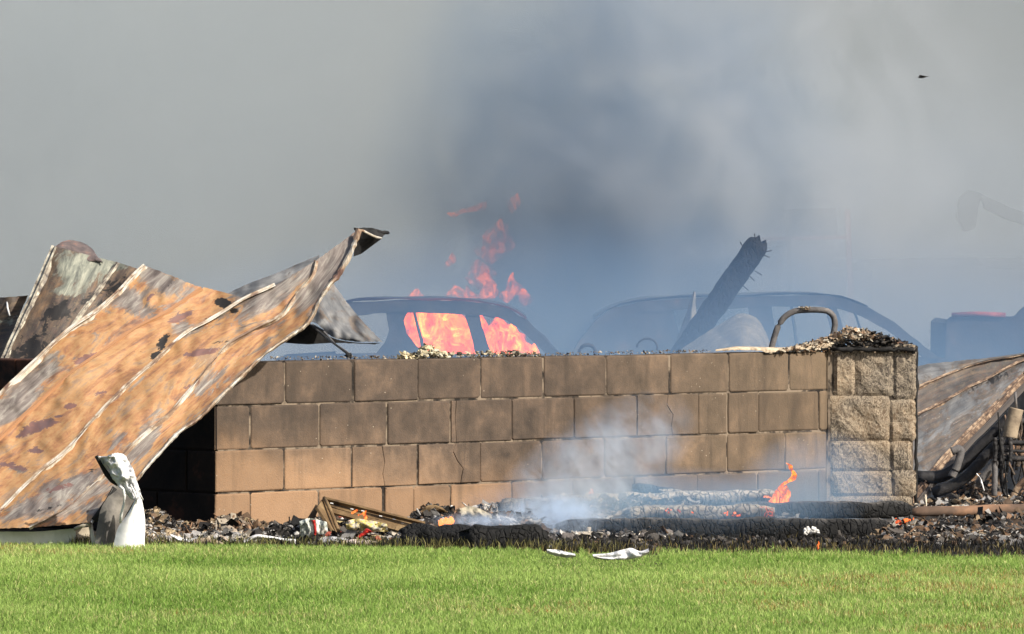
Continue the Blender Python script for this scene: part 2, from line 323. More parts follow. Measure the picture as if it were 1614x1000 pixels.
def lawn():
    xs_, ys_ = [], []
    for (x0, x1, y0, y1, dn) in ((-3.0, 3.0, 19.3, 27.3, 8500), (-5.5, -3.0, 19.0, 27.3, 1500), (3.0, 5.5, 19.0, 27.3, 1500)):
        n = int((x1 - x0) * (y1 - y0) * dn); xs_.append(rng.uniform(x0, x1, n)); ys_.append(rng.uniform(y0, y1, n))
    x = np.concatenate(xs_); y = np.concatenate(ys_)
    e = np.interp(x, EX, EY) + (vnoise(x, y, 5, 1) - 0.5) * 0.45 + (vnoise(x, y, 17, 6) - 0.5) * 0.5; k = y < e; x, y = x[k], y[k]; n = len(x)
    pa = vnoise(x, y, 0.9, 2) * 0.6 + vnoise(x, y, 3.0, 3) * 0.4; pb = vnoise(x * 0.45, y, 1.1, 4) * 0.55 + vnoise(x, y, 4.0, 5) * 0.45
    r = rng.random(n)[:, None]
    g1 = np.array([0.19, 0.33, 0.05]); g2 = np.array([0.42, 0.56, 0.15]); straw = np.array([0.68, 0.60, 0.28]); rust = np.array([0.38, 0.24, 0.07])
    c = g1 + (g2 - g1) * np.clip(pa[:, None] * 1.3 - 0.35 + r * 0.75 - .1, 0, 1)
    ps = np.clip((pb - 0.42) * 2.2, 0, 1) * 0.45 + 0.07
    m = rng.random(n) < ps; c[m] = c[m] * 0.35 + straw * (0.45 + 0.4 * rng.random((m.sum(), 1)))
    m2 = rng.random(n) < np.clip((pb - 0.6) * 1.5, 0, 0.3); c[m2] = rust * (0.6 + 0.8 * rng.random((m2.sum(), 1)))
    c *= rng.uniform(0.75, 1.25, (n, 1))
    h = rng.uniform(0.016, 0.034, n) * (0.8 + 0.5 * pa); press = (y > 24.9) & (((x > .33) & (x < .64)) | ((x > .13) & (x < .30))); h[press] *= .35; tall = rng.random(n) < 0.012; h[tall] *= 1.6
    blades('lawn_grass', 'short sunlit green lawn with straw coloured patches in front of the debris', 'grass', x, y, h, rng.uniform(0.0022, 0.0042, n), rng.uniform(0.1, 0.9, n), c)
    # singed strip at the right between lawn and timbers
    n = 12500; x = rng.uniform(0.0, 4.2, n); lo = np.interp(x, EX, EY) - 0.25; hi = lo + 1.5 + 0.15
    y = lo + (hi - lo) * rng.random(n); c = np.full((n, 3), 0.012) * rng.uniform(0.5, 1.8, (n, 1))
    near = 1 - np.clip((y - lo) / 1.1, 0, 1); m = rng.random(n) < 0.08 + 0.40 * near
    c[m] = np.array([0.30, 0.24, 0.09]) * rng.uniform(0.3, 1.1, (m.sum(), 1)); hh = rng.uniform(0.018, 0.05, n)
    blades('singed_grass', 'blackened and singed grass strip between the green lawn and the smoking timbers', 'burnt grass', x, y, hh, rng.uniform(0.003, 0.005, n), rng.uniform(0.1, 0.6, n), c)
    n = 2600; x = rng.uniform(-2.0, 0.5, n); y = np.interp(x, EX, EY) + rng.uniform(-0.10, 0.05, n); c = np.full((n, 3), 0.015)
    m = rng.random(n) < 0.5; c[m] = np.array([0.33, 0.30, 0.11]) * rng.uniform(0.4, 1.1, (m.sum(), 1))
    blades('scorched_lawn_edge', 'thin fringe of scorched grass along the left rubble edge', 'burnt grass', x, y, rng.uniform(0.03, 0.075, n), rng.uniform(0.003, 0.005, n), rng.uniform(0.1, 0.6, n), c)
lawn()

# ------------------------------------------------------------------ block wall
A = Vector((-1.394, 28.0)); B = Vector((1.639, 31.18)); WD = (B - A).normalized(); WN = Vector((WD.y, -WD.x)); RD = Vector((-WD.y, WD.x))
def wu(px):
    k = (px - 807) / F; return (k * A.y - A.x) / (WD.x - k * WD.y)
def wD(px): return A.y + wu(px) * WD.y
def wz(px, py): return EYE - (py - 400) / F * wD(px)
def W(u, z, d=0.0):               # point on the wall plane, d metres proud of it
    q = A + WD * u + WN * d; return Vector((q.x, q.y, z))
ZC = [0.0, 0.2017, 0.4016, 0.6136, 0.8195]
wall = thing('concrete_block_wall', 'scorched low concrete block wall with a rough stone pier at its right end', 'wall', (A.x, A.y, 0))
def jag(p, q, n, amp, sd):
    "points from p to q (without q) with small irregularity"
    out = []
    for i in range(n):
        t = i / n; a = amp * math.sin(math.pi * t) ** 0.3 if 0 < t < 1 else 0
        out.append((p[0] + (q[0] - p[0]) * t + a * n3(sd + i * 1.7, 3.1, sd), p[1] + (q[1] - p[1]) * t + a * n3(sd, i * 1.3, 7.7 + sd)))
    return out
def block(name, poly, mapf, mat, thick=0.19, bev=0.006, mitre=0.0, proud=0.0, amp=0.0035, n=3, sd=None):
    sd = random.random() * 100 if sd is None else sd; pts = []
    for i in range(len(poly)):
        pts += jag(poly[i], poly[(i + 1) % len(poly)], n, amp, sd + i * 5)
    k = len(pts); cx = sum(p[0] for p in pts) / k; cz = sum(p[1] for p in pts) / k
    def ins(p, d):
        v = Vector((p[0] - cx, p[1] - cz)); hw = max(abs(v.x), abs(v.y), 1e-3); return (p[0] - v.x / max(abs(v.x), .03) * min(d, abs(v.x)), p[1] - v.y / max(abs(v.y), .03) * min(d, abs(v.y)))
    V = [mapf(max(p[0], mitre) if mitre else p[0], p[1], -thick) for p in pts] + [mapf(p[0], p[1], proud - bev) for p in pts]
    V += [mapf(*ins(p, bev * .45), proud - bev * .3) for p in pts] + [mapf(*ins(p, bev * 1.3), proud) for p in pts]
    Fc = [tuple(range(k)), tuple(3 * k + i for i in range(k))[::-1]]
    for r in range(3):
        for i in range(k): Fc.append((r * k + i, (r + 1) * k + i, (r + 1) * k + (i + 1) % k, r * k + (i + 1) % k))
    o = M(name, V, Fc, mat, wall, smooth=False)
    return fix_normals(o)
rows = {  # joints in photo pixels at the middle of each course, bottom course first
    0: [340, 395, 503, 605, 652, 711, 807, 903, 1000, 1099, 1194, 1290, 1303],
    1: [340, 448, 555, 658, 757, 855, 953, 1050, 1146, 1238, 1304],
    2: [340, 395, 504, 610, 710, 807, 905, 1004, 1101, 1147, 1196, 1291, 1305],
    3: [340, 449, 557, 659, 758.5, 857, 956, 1056, 1149, 1244, 1308]}
cracks = {(1, 3): [(0.60, 1.0), (0.56, 0.8), (0.63, 0.55), (0.72, 0.35), (0.68, 0.0)], (1, 2): [(0.46, 1.0), (0.5, 0.6), (0.47, 0.3), (0.5, 0.0)],
          (2, 7): [(0.5, 1.0), (0.48, 0.75), (0.58, 0.5), (0.55, 0.2), (0.57, 0.0)], (2, 4): [(0.08, 1.0), (0.06, 0.6), (0.08, 0.0)],}
wide = {(3, 2): .011, (3, 1): .008, (3, 7): .010, (3, 9): .009, (3, 8): .006, (3, 6): .006, (2, 3): .008, (2, 4): .008, (2, 1): .007, (0, 3): .012, (1, 3): .008, (1, 1): .008, (3, 5): .007, (2, 9): .007, (2, 8): .006, (1, 8): .007}
for r, js in rows.items():
    z0, z1 = ZC[r] + 0.004, ZC[r + 1] - 0.004
    for i in range(len(js) - 1):
        ga = wide.get((r, i), 0.0045); gb = wide.get((r, i + 1), 0.0045)
        u0, u1 = wu(js[i]) + (ga if i else 0.0), wu(js[i + 1]) - gb * 0.6
        jz0, jz1 = z0 + random.uniform(-.0015, .0015), z1 + random.uniform(-.0015, .0015); pr = random.uniform(-0.003, 0.004)
        mi = 0.19 if i == 0 else 0.0
        if (r, i) in cracks:
            ck = [(u0 + (u1 - u0) * a, jz0 + (jz1 - jz0) * b) for a, b in cracks[(r, i)]]; g = 0.0016
            block('block', [(u0, jz0)] + [(a - g, b) for a, b in ck[::-1]] + [(u0, jz1)], W, MB, proud=pr, bev=.003, n=2)
            block('block', [(u1, jz1)] + [(a + g, b) for a, b in ck] + [(u1, jz0)], W, MB, proud=pr, bev=.003, n=2)
        else:
            c = 0.006 + random.random() * 0.008; q = random.random()
            poly = [(u0 + c, jz0), (u1 - c * (q > .3), jz0), (u1, jz0 + c * (q > .3)), (u1, jz1 - c), (u1 - c, jz1), (u0 + c * (q < .7), jz1), (u0, jz1 - c * (q < .7)), (u0, jz0 + c)]
            if mi: poly = [(u0, jz0), (u1 - c, jz0), (u1, jz0 + c), (u1, jz1 - c), (u1 - c, jz1), (u0, jz1)]
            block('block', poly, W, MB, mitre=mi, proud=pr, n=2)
L = wu(1306)
def boxm(name, pts8, mat, parent): return fix_normals(M(name, pts8, [(0, 1, 2, 3), (4, 5, 6, 7), (0, 1, 5, 4), (1, 2, 6, 5), (2, 3, 7, 6), (3, 0, 4, 7)], mat, parent, smooth=False))
boxm('mortar', [W(.02, -.05, -.007), W(L, -.05, -.007), W(L, .812, -.007), W(.02, .812, -.007), W(.16, -.05, -.17), W(L, -.05, -.17), W(L, .812, -.17), W(.16, .812, -.17)], MORT, wall)
# return wall, going away to the left from the corner
RN = Vector((-WD.x, -WD.y))
def W2(u, z, d=0.0):
    q = A + RD * u + RN * d; return Vector((q.x, q.y, z))
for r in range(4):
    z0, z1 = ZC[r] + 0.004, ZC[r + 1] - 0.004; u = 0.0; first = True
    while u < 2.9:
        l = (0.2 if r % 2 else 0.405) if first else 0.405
        block('block', [(u + (0 if first else .004), z0), (u + l - .004, z0), (u + l - .004, z1), (u + (0 if first else .004), z1)], W2, SOOT_SHADE, mitre=0.19 if first else 0, proud=random.uniform(-.002, .002), n=2)
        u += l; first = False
boxm('mortar', [W2(.02, -.05, -.008), W2(2.9, -.05, -.008), W2(2.9, .81, -.008), W2(.02, .81, -.008), W2(.16, -.05, -.17), W2(2.9, -.05, -.17), W2(2.9, .81, -.17), W2(.16, .81, -.17)], SOOT_SHADE, wall)
# pier of split-face stone
PD = 31.2
def stone(px0, py0, px1, py1, D=PD, amp=0.011, dent=0.0, depth=0.20, name='split_face_stone', round_=0.5):
    nx = max(5, int((px1 - px0) / 5)); ny = max(5, int((py1 - py0) / 5)); V = []; Fc = []; s = random.random() * 50
    for j in range(ny + 1):
        for i in range(nx + 1):
            a, b = i / nx, j / ny; e = min(a, 1 - a, b, 1 - b) * 2
            px, py = px0 + (px1 - px0) * a, py0 + (py1 - py0) * b
            if 0 in (i,) or i == nx: px += 2.2 * n3(s, j * .8)
            if j in (0, ny): py += 1.6 * n3(i * .8, s)
            bul = 0.014 * min(1, e * 3) ** 0.5 + amp * (noise.fractal(Vector((px * .035 + s, py * .035, s)), 0.8, 2.0, 5)) * min(1, e * 4)
            if (i in (0, nx)) and (j in (0, ny)): px += (1.5 if i == 0 else -1.5); py += (1.5 if j == 0 else -1.5)
            V.append(P(px, py, D - bul))
    w_ = nx + 1
    for j in range(ny):
        for i in range(nx): Fc.append((j * w_ + i, (j + 1) * w_ + i, (j + 1) * w_ + i + 1, j * w_ + i + 1))
    ring = [i for i in range(w_)] + [j * w_ + nx for j in range(1, ny + 1)] + [ny * w_ + i for i in range(nx - 1, -1, -1)] + [j * w_ for j in range(ny - 1, 0, -1)]
    n0 = len(V); V += [V[i] + Vector((0, depth, 0)) for i in ring]; k = len(ring)
    for i in range(k): Fc.append((ring[i], ring[(i + 1) % k], n0 + (i + 1) % k, n0 + i))
    Fc.append(tuple(n0 + i for i in range(k))[::-1])
    return fix_normals(M(name, V, Fc, MST, wall, smooth=False))
for s in [(1316, 551, 1346, 622), (1349, 548, 1407, 623), (1410, 545, 1442, 628), (1308, 626, 1401, 693), (1404, 632, 1441, 694), (1310, 697, 1402, 741), (1405, 697, 1435, 740),
          (1312, 745, 1404, 781), (1407, 743, 1442, 781), (1309, 784, 1436, 812)]: stone(s[0] - 1.9, s[1] - 1.9, s[2] + 1.9, s[3] + 1.9)
boxm('mortar', [P(1303, 815, PD + .005), P(1439, 815, PD + .005), P(1439, 549, PD + .005), P(1303, 553, PD + .005), P(1296, 815, PD + .4), P(1436, 815, PD + .4), P(1436, 552, PD + .4), P(1296, 552, PD + .4)], MORT, wall)
# pale mortar strip beside the pier and tar crust down the far edge
fix_normals(M('mortar_strip', [P(1305 + 1.4 * n3(i, 2) + (3.5 if k else 0), 560 + i * 12, PD - (.012 if k in (0, 1) else 0)) for i in range(21) for k in (0, 1)], [(2 * i, 2 * i + 1, 2 * i + 3, 2 * i + 2) for i in range(20)], MORT, wall))
tube('tar_crust', [P(1444 + 3 * n3(i * .9, 5), 545 + i * 12.5, PD + .03) for i in range(21)], 0.011, BLACKM, wall, 7, rfun=lambda t: 0.7 + 0.9 * abs(n3(t * 9, 1)), wob=.5)

# ------------------------------------------------------------------ smoke
def lump(name, c, r, mat, amp=0.18, fs=1.3, seed=0, sub=4, label=None, cat='smoke'):
    bm = bmesh.new(); bmesh.ops.create_icosphere(bm, subdivisions=sub, radius=1.0)
    me = bpy.data.meshes.new(name)
    for v in bm.verts:
        k = 1 + amp * noise.fractal(v.co * fs + Vector((seed, 0, 0)), 0.9, 2.0, 3)
        v.co = Vector((v.co.x * r[0] * k, v.co.y * r[1] * k, v.co.z * r[2] * k))
    bm.to_mesh(me); bm.free(); me.materials.append(mat)
    o = bpy.data.objects.new(name, me); C.objects.link(o); o.location = c
    return tag(o, label, cat, kind='stuff')
BANKC = ((0.80, 0.855, 0.885), (0.75, 0.805, 0.845))
bank = m_volume('smoke_bank_volume', 0.20, (0.96, 0.95, 0.92), -0.2)
_v = bank.coord('Object', rot=(0.4, 0.3, 0.2)); bank.put(bank.p, 'Color', bank.ramp(bank.noise(_v, 0.30, 4, 0.55, 0.6), [(0.40, BANKC[0]), (0.62, BANKC[1])]))
lump('smoke_bank', (0, 95, 8), (90, 40, 32), bank.m, 0.10, 1.4, 3, 4, 'thick pale grey bank of smoke filling the whole background')
def soft_volume(name, dens, color, c, r, ns, thr=(0.36, 0.62), stretch=(1, 1, 1), g=0.0, rot=(0, 0, 0), label=None, power=2.0, seed=0.0, dist=0.5, dark=None, blue=0.0):
    "ellipsoid of smoke whose density dies away to its skin, broken up by noise"
    t = m_volume(name + '_volume', 1.0, color, g, absorb=dark)
    f = t.noise(t.coord('Object', scale=stretch, loc=(seed, seed * 2, 0)), ns, 5, 0.6, dist)
    ln = t.n('VectorMath', operation='LENGTH'); t.t.links.new(t.coord('Object', scale=(1 / r[0], 1 / r[1], 1 / r[2])), ln.inputs[0])
    fall = t.math('POWER', t.math('SUBTRACT', 1.0, ln.outputs['Value'], clamp=True), power)
    if blue:      # fine smoke: scatters blue, lets warm light through
        sc = t.n('VolumeScatter', i_Anisotropy=g); ab = t.n('VolumeAbsorption'); ad = t.n('AddShader'); sc.inputs['Color'].default_value = (*color, 1); ab.inputs['Color'].default_value = (1 - blue,) * 3 + (1,)
        t.t.links.new(sc.outputs[0], ad.inputs[0]); t.t.links.new(ab.outputs[0], ad.inputs[1]); t.t.links.new(ad.outputs[0], t.out.inputs['Volume'])
        dd = t.math('MULTIPLY', t.math('MULTIPLY', fall, t.ramp(f, [(thr[0], 0.0), (thr[1], 1.0)])), dens); t.put(sc, 'Density', dd); t.put(ab, 'Density', dd)
    else: t.put(t.p, 'Density', t.math('MULTIPLY', t.math('MULTIPLY', fall, t.ramp(f, [(thr[0], 0.0), (thr[1], 1.0)])), dens))
    o = lump(name, c, r, t.m, 0.0, 1, 1, 3, label); o.rotation_euler = rot; return o
soft_volume('smoke_veil', 0.44, (0.20, 0.35, 0.62), (1.2, 39.5, -0.35), (6.2, 8.5, 2.0), 0.9, (0.15, 0.65), g=-0.2, power=0.9, label='thin blue smoke veil drifting over the burnt cars behind the wall', blue=0.45)
soft_volume('dark_smoke_column', 2.9, (0.25, 0.35, 0.48), (0.9, 49.0, 1.0), (2.3, 2.2, 3.9), 1.1, (0.34, 0.62), g=-0.2, power=1.3, label='dark blue grey smoke column rising from the burning car', seed=3.0, dist=1.2)
soft_volume('pale_smoke_puffs', 1.3, (0.62, 0.655, 0.70), (1.9, 47.6, 2.3), (2.6, 1.6, 2.6), 1.0, (0.42, 0.70), g=-0.2, power=1.2, label='paler sunlit smoke rolling off the right side of the dark column', seed=11.0, dist=1.5)  # paler smoke colour paints in the sunlit lobes of the column
soft_volume('bluish_smoke_drift', 1.0, (0.44, 0.50, 0.57), (3.2, 50.5, 0.9), (3.6, 2.5, 2.4), 0.8, (0.30, 0.66), g=-0.2, power=1.2, label='soft blue grey smoke drifting away to the right above the cars', seed=17.0, dist=1.0)
soft_volume('grey_smoke_drift', 0.5, (0.42, 0.475, 0.51), (-3.2, 50.0, 2.0), (4.2, 2.5, 3.4), 0.7, (0.36, 0.70), g=-0.2, power=1.0, label='soft grey smoke drifting on the left above the rusted roofing', seed=23.0, dist=1.3)

# ================================================================== FALLEN SHEETS
def dist_field(px, py, blobs):
    s = 0.0
    for (x, y, rx, ry, ang, k) in blobs:
        c, sn = math.cos(R(ang)), math.sin(R(ang)); dx, dy = px - x, py - y
        a, b = (dx * c - dy * sn) / rx, (dx * sn + dy * c) / ry
        s = max(s, k * max(0.0, 1.25 - math.sqrt(a * a + b * b)))
    return s
def loft(name, La, Lb, n, m, Df, mat, parent, prof=None, blobs={}, wob=0.006, thick=0.0, edge=0.0, uv0=0.0, seed=0.0, base=None, ws=None):
    "surface between two pixel polylines; Df gives depth in metres"
    a, b = resample(La, n), resample(Lb, n); V = []; UV = []; att = {k: [] for k in ('grey', 'stain', 'maroon', 'pale')}; base = base or {}
    L = 0.0; prev = None
    for i in range(n):
        mid = (a[i] + b[i]) / 2
        if prev is not None: L += math.hypot(*(mid[:2] - prev[:2])) / 335
        prev = mid
        for j in range(m + 1):
            t = j / m; q = a[i] * (1 - t) + b[i] * t; px, py = q[0], q[1]
            if edge and i in (0, n - 1): py += edge * n3(j * .9, seed + i); px += edge * n3(seed + i, j * .8)
            if edge and j in (0, m): px += edge * .5 * n3(i * .8, seed + j); py += edge * .5 * n3(seed + 9, i * .7 + j)
            D = Df(px, py) if callable(Df) else q[2]
            ww = seed if ws is None else ws; w_ = wob * noise.fractal(Vector((px * .012 + ww, py * .012, ww)), 1.0, 2.0, 4) + wob * .35 * n3(px * .06, py * .06, ww)
            D += w_ - (prof(t, i / (n - 1)) if prof else 0.0)
            V.append(P(px, py, D)); UV.append((t * np.hypot(*(b[i] - a[i])[:2]) / 335 + uv0, L + seed))
            for k in att: att[k].append(base.get(k, 0.0) + (dist_field(px, py, blobs[k]) if k in blobs else 0.0))
    Fc = [(i * (m + 1) + j, i * (m + 1) + j + 1, (i + 1) * (m + 1) + j + 1, (i + 1) * (m + 1) + j) for i in range(n - 1) for j in range(m)]
    return M(name, V, Fc, mat, parent, uv=UV, vals=att)
def seam(name, Lp, Df, mat, parent, wpx=7, hgt=0.028, n=70, seed=0.0, curl=1.0):
    "standing seam: folded rib with a flat flange beside it"
    a = resample(Lp, n); V = []; K = 6
    for i in range(n):
        t = a[min(i + 1, n - 1)] - a[max(i - 1, 0)]; l = math.hypot(t[0], t[1]); nx, ny = -t[1] / l, t[0] / l
        if nx < 0: nx, ny = -nx, -ny
        w_ = wpx * (1 + .25 * n3(i * .2, seed)); h = hgt * (1 + .3 * n3(i * .15, seed + 5)); px, py = a[i][0] + 0.8 * n3(i * .2, seed + 9), a[i][1] + 0.8 * n3(seed + 2, i * .2)
        for (o, d) in ((-.9, .0), (-.28, .004), (-.16, h), (.16, h * 1.04), (.26, .006), (1.35, .0)):
            D = (Df(px, py) if callable(Df) else a[i][2]) - d - .006; V.append(P(px + nx * o * w_, py + ny * o * w_, D))
    Fc = [(i * K + j, i * K + j + 1, (i + 1) * K + j + 1, (i + 1) * K + j) for i in range(n - 1) for j in range(K - 1)]
    return M(name, V, Fc, mat, parent, smooth=False)

def Dbig(px, py):
    return 26.86 + (832 - py) * 0.0036 + 0.016 * math.sin(px * .05 + py * .028) * math.sin(py * .013 - px * .004) + 0.05 * math.sin((py + 0.6 * px) * .011) + 0.04 * math.sin(px * .013 - py * .006)
S0 = [(229, 419), (150, 493), (114, 517), (60, 566), (0, 623), (-90, 712), (-200, 825)]
S1 = [(318, 454), (261, 493), (210, 520), (163, 553), (120, 582), (54, 640), (0, 690), (-70, 755), (-150, 829)]
S1b = [(322, 453), (264, 494), (212, 521), (165, 554), (121, 583), (55, 641), (0, 691), (-70, 756), (-150, 830)]
S2 = [(386, 470), (330, 506), (300, 522), (240, 574), (207, 603), (150, 660), (105, 711), (60, 747), (0, 807), (-32, 834)]
S2b = [(434, 450), (386, 472), (330, 506), (300, 522), (240, 574), (207, 603), (150, 660), (105, 711), (60, 747), (0, 807), (-32, 834)]
S3 = [(498, 411), (493, 430), (462, 470), (450, 490), (400, 519), (363, 541), (330, 577), (312, 600), (258, 660), (222, 690), (180, 732), (140, 770), (99, 804), (45, 832)]
S4 = [(566, 361), (553, 398), (538, 426), (510, 463), (483, 511), (450, 535), (420, 556), (380, 594), (339, 634), (314, 659), (279, 684), (252, 714), (228, 740), (214, 758), (188, 770), (170, 790), (152, 812), (144, 824)]
big = thing('fallen_metal_roofing', 'large rusted orange roofing sheet with pale seams draped over the left wall corner', 'roofing sheet', (-2.2, 26.9, 0))
mar = [(285, 500, 50, 12, 28, .7), (160, 620, 26, 10, 10, .6), (400, 520, 34, 9, 30, .6), (300, 610, 20, 8, 20, .6), (90, 770, 60, 9, 18, .7), (235, 470, 26, 10, 35, .6), (440, 500, 30, 6, 35, .55), (60, 672, 55, 14, 20, .9), (110, 640, 20, 8, 10, .9), (55, 710, 20, 9, 0, .9), (135, 566, 34, 9, 22, .85), (320, 555, 45, 8, 8, 1.0), (250, 655, 10, 8, 0, .6), (20, 735, 50, 10, -14, .75), (190, 500, 40, 20, 30, .4), (350, 540, 26, 8, -20, .5)]
sta = [(80, 800, 40, 5, 15, .6), (150, 740, 30, 5, 20, .55), (265, 450, 20, 6, 20, .5), (330, 500, 20, 4, 25, .5), (352, 478, 22, 11, -20, 1.0), (256, 540, 22, 9, 60, 1.0), (245, 560, 10, 16, -30, .8), (370, 490, 12, 6, 0, .9), (100, 600, 40, 4, 20, .5), (345, 540, 30, 4, 6, .55), (215, 552, 16, 3, -25, .6)]
gre = [(250, 440, 60, 18, -30, .8), (200, 470, 50, 18, -35, .65), (420, 460, 90, 40, 30, .95), (500, 430, 60, 70, 20, 1.0), (540, 390, 40, 30, 0, 1.0), (60, 590, 60, 14, 40, .8), (20, 640, 50, 22, 40, .9), (110, 770, 80, 26, 15, 1.0), (60, 800, 90, 22, 10, .8), (190, 700, 26, 26, 0, .6), (290, 520, 30, 16, 20, .75),
       (330, 600, 30, 20, 40, .5), (225, 690, 22, 50, -35, .7), (130, 800, 60, 14, 0, .6), (20, 740, 60, 8, -12, .5)]
pal = [(225, 600, 40, 20, 40, .7), (360, 575, 40, 16, 40, .9), (310, 520, 40, 12, 20, .9), (240, 460, 40, 12, 30, .6), (110, 790, 60, 20, 20, .5), (440, 480, 40, 12, 40, .7), (340, 560, 40, 20, 20, .8)]
bl = {'grey': gre, 'stain': sta, 'maroon': mar, 'pale': pal}
pan = lambda a: (lambda t, s: a * math.sin(math.pi * t))
loft('panel', S0, S1, 140, 26, lambda x, y: Dbig(x, y) + .03, RUST, big, pan(.02), bl, edge=2.0, seed=1.3, wob=.04, ws=2, base={'grey': .30})
loft('panel', S1b, S2, 140, 26, lambda x, y: Dbig(x, y) + .015, RUST, big, pan(-.012), bl, edge=2.0, seed=4.1, wob=.04, ws=2, base={'grey': -.08})
loft('panel', S2b, S3, 140, 30, lambda x, y: Dbig(x, y), RUST, big, pan(.022), bl, edge=1.6, seed=8.7, wob=.04, ws=2, base={'grey': .05})
loft('panel', S3, S4, 140, 26, Dbig, RUST, big, pan(-.02), bl, edge=1.6, seed=12.2, wob=.04, ws=2, base={'grey': .24})
seam('seam', S0, lambda x, y: Dbig(x, y) + .03, ZINC, big, 5.0, .045, seed=1)
seam('seam', S1, lambda x, y: Dbig(x, y) + .01, RUST, big, 3.2, .012, seed=2)
seam('seam', S2b, Dbig, ZINC, big, 4.8, .045, 90, seed=3)
seam('seam', S3, Dbig, ZINC, big, 3.2, .030, 90, seed=4)
# rolled white edge flashing along the free right edge
V = []; a = resample(S4, 120); K = 5
for i in range(120):
    t = a[min(i + 1, 119)] - a[max(i - 1, 0)]; l = math.hypot(t[0], t[1]); nx, ny = abs(t[1]) / l, (t[0] / l) * (-1 if t[1] > 0 else 1)
    f = i / 119; wpx = (7.5 if f < .14 else 5.5) * (1 + .5 * n3(i * .22, 3) + .35 * n3(i * .9, 8)) * (1 - .55 * max(0, f - .5)); D = Dbig(a[i][0], a[i][1])
    for (o, d) in ((-.55, .006), (-.2, .028), (.25, .032), (.6, .012), (.45, -.03)):
        V.append(P(a[i][0] + nx * o * wpx + 1.0 * n3(i * .3, o, 4), a[i][1] + ny * o * wpx + 1.0 * n3(i * .3, 7, o), D - d - .008 * n3(i * .6, o * 3, 2)))
M('edge_flashing', V, [(i * K + j, i * K + j + 1, (i + 1) * K + j + 1, (i + 1) * K + j) for i in range(119) for j in range(K - 1)], ZINC, big, smooth=False)
# folded black tip
tip = [(560, 362, 28.7), (572, 360, 28.72), (585, 361, 28.9), (598, 363, 29.05), (611, 367, 29.2), (606, 372, 29.1), (601, 377, 29.0), (590, 383, 29.05), (580, 392, 29.0), (570, 400, 28.95), (558, 404, 28.8), (559, 385, 28.72)]
V = [P(x + random.uniform(-1, 1), y + random.uniform(-1, 1), d) for x, y, d in tip]; V += [v + Vector((0, .02, .004)) for v in V]
k = len(tip)
fix_normals(M('folded_tip', V, [tuple(range(k)), tuple(range(k, 2 * k))] + [(i, (i + 1) % k, k + (i + 1) % k, k + i) for i in range(k)], BLACKM, big, smooth=False))
tube('tip_edge', [P(561, 362, 28.68), P(572, 364, 28.68), P(583, 370, 28.8), P(592, 374, 28.9), P(601, 376, 28.95)], .006, ZINC, big, 5, wob=.5)
tube('tip_edge', [P(560 + i * 6.4, 361 + (i * .8) + 1.6 * n3(i * 1.3, 2), 28.7 + i * .06) for i in range(9)], .008, BLACKM, big, 5, wob=.9)

# dark scorched sheet standing behind at the left
lt = thing('scorched_roofing_sheet', 'dark scorched sheet with a lichen grey top standing behind the orange roofing at far left', 'roofing sheet', (-2.5, 29.2, 0))
Dl = lambda px, py: 29.15 + (620 - py) * .0032 + .03 * math.sin(px * .05)
T0 = [(88, 389), (66, 440), (40, 497), (18, 545), (0, 585), (-40, 660), (-95, 760), (-130, 835)]
T1 = [(186, 414), (168, 440), (140, 477), (102, 532), (70, 585), (30, 650), (-20, 740), (-60, 830)]
T2 = [(236, 430), (210, 462), (180, 505), (150, 555), (120, 610), (80, 670), (40, 750), (0, 830)]
bl2 = {'grey': [(125, 425, 48, 40, 0, 1.1), (165, 420, 28, 18, 0, 1.1), (105, 455, 40, 16, 10, .7)], 'stain': [(95, 490, 40, 22, 20, .85), (60, 560, 60, 50, 0, .7), (150, 470, 40, 20, 30, .7), (100, 540, 40, 20, 40, .8), (70, 520, 12, 30, 0, .6)], 'maroon': [(110, 470, 30, 10, 10, .3)], 'pale': []}
loft('panel', T0, T1, 90, 26, Dl, DARKS, lt, pan(.03), bl2, edge=2, seed=21, wob=.035)
loft('panel', T1, T2, 90, 16, Dl, DARKS, lt, pan(-.02), {'grey': [(190, 420, 14, 8, 0, .8)], 'stain': [(180, 470, 60, 60, 0, .62)], 'maroon': [], 'pale': []}, edge=2, seed=27, wob=.03)
seam('seam', T0, Dl, ZINCD, lt, 8, .035, seed=11); seam('seam', T1, Dl, ZINCD, lt, 3.4, .016, seed=12)
loft('bent_top', [(84, 391), (92, 385), (106, 379), (120, 380), (135, 385), (146, 393), (154, 405), (160, 411)], [(87, 394), (98, 393), (108, 396), (118, 403), (130, 405), (140, 411), (152, 412), (162, 415)], 30, 8,
     lambda x, y: Dl(x, y) - .015 + (400 - y) * .002, m_mottle('bent_rusty_rim', [(0.35, (0.06, 0.055, 0.06)), (0.52, (0.14, 0.11, 0.105)), (0.66, (0.34, 0.17, 0.12))], 9), lt, pan(.015), {}, edge=2.5, seed=31, wob=.04)
ls = thing('buckled_metal_sheet', 'small buckled grey brown sheet at the far left edge of the photo', 'roofing sheet', (-2.6, 29.6, 0))
loft('panel', [(-60, 478, 29.9), (-10, 470, 29.9), (20, 468, 29.8), (44, 466, 29.8)], [(-110, 720, 29.5), (-70, 700, 29.5), (-20, 610, 29.5), (4, 560, 29.5)], 30, 20, None, DARKS, ls, lambda t, s: .06 * math.sin(5 * t + 3 * s), {}, edge=2, seed=33, wob=.05, base={'grey': .12})
tube('crease_highlight', [P(11, 477, 29.75), P(12, 486, 29.7), P(15, 498, 29.68)], .005, WHITE, ls, 5)  # white tube painting the highlight along the crease

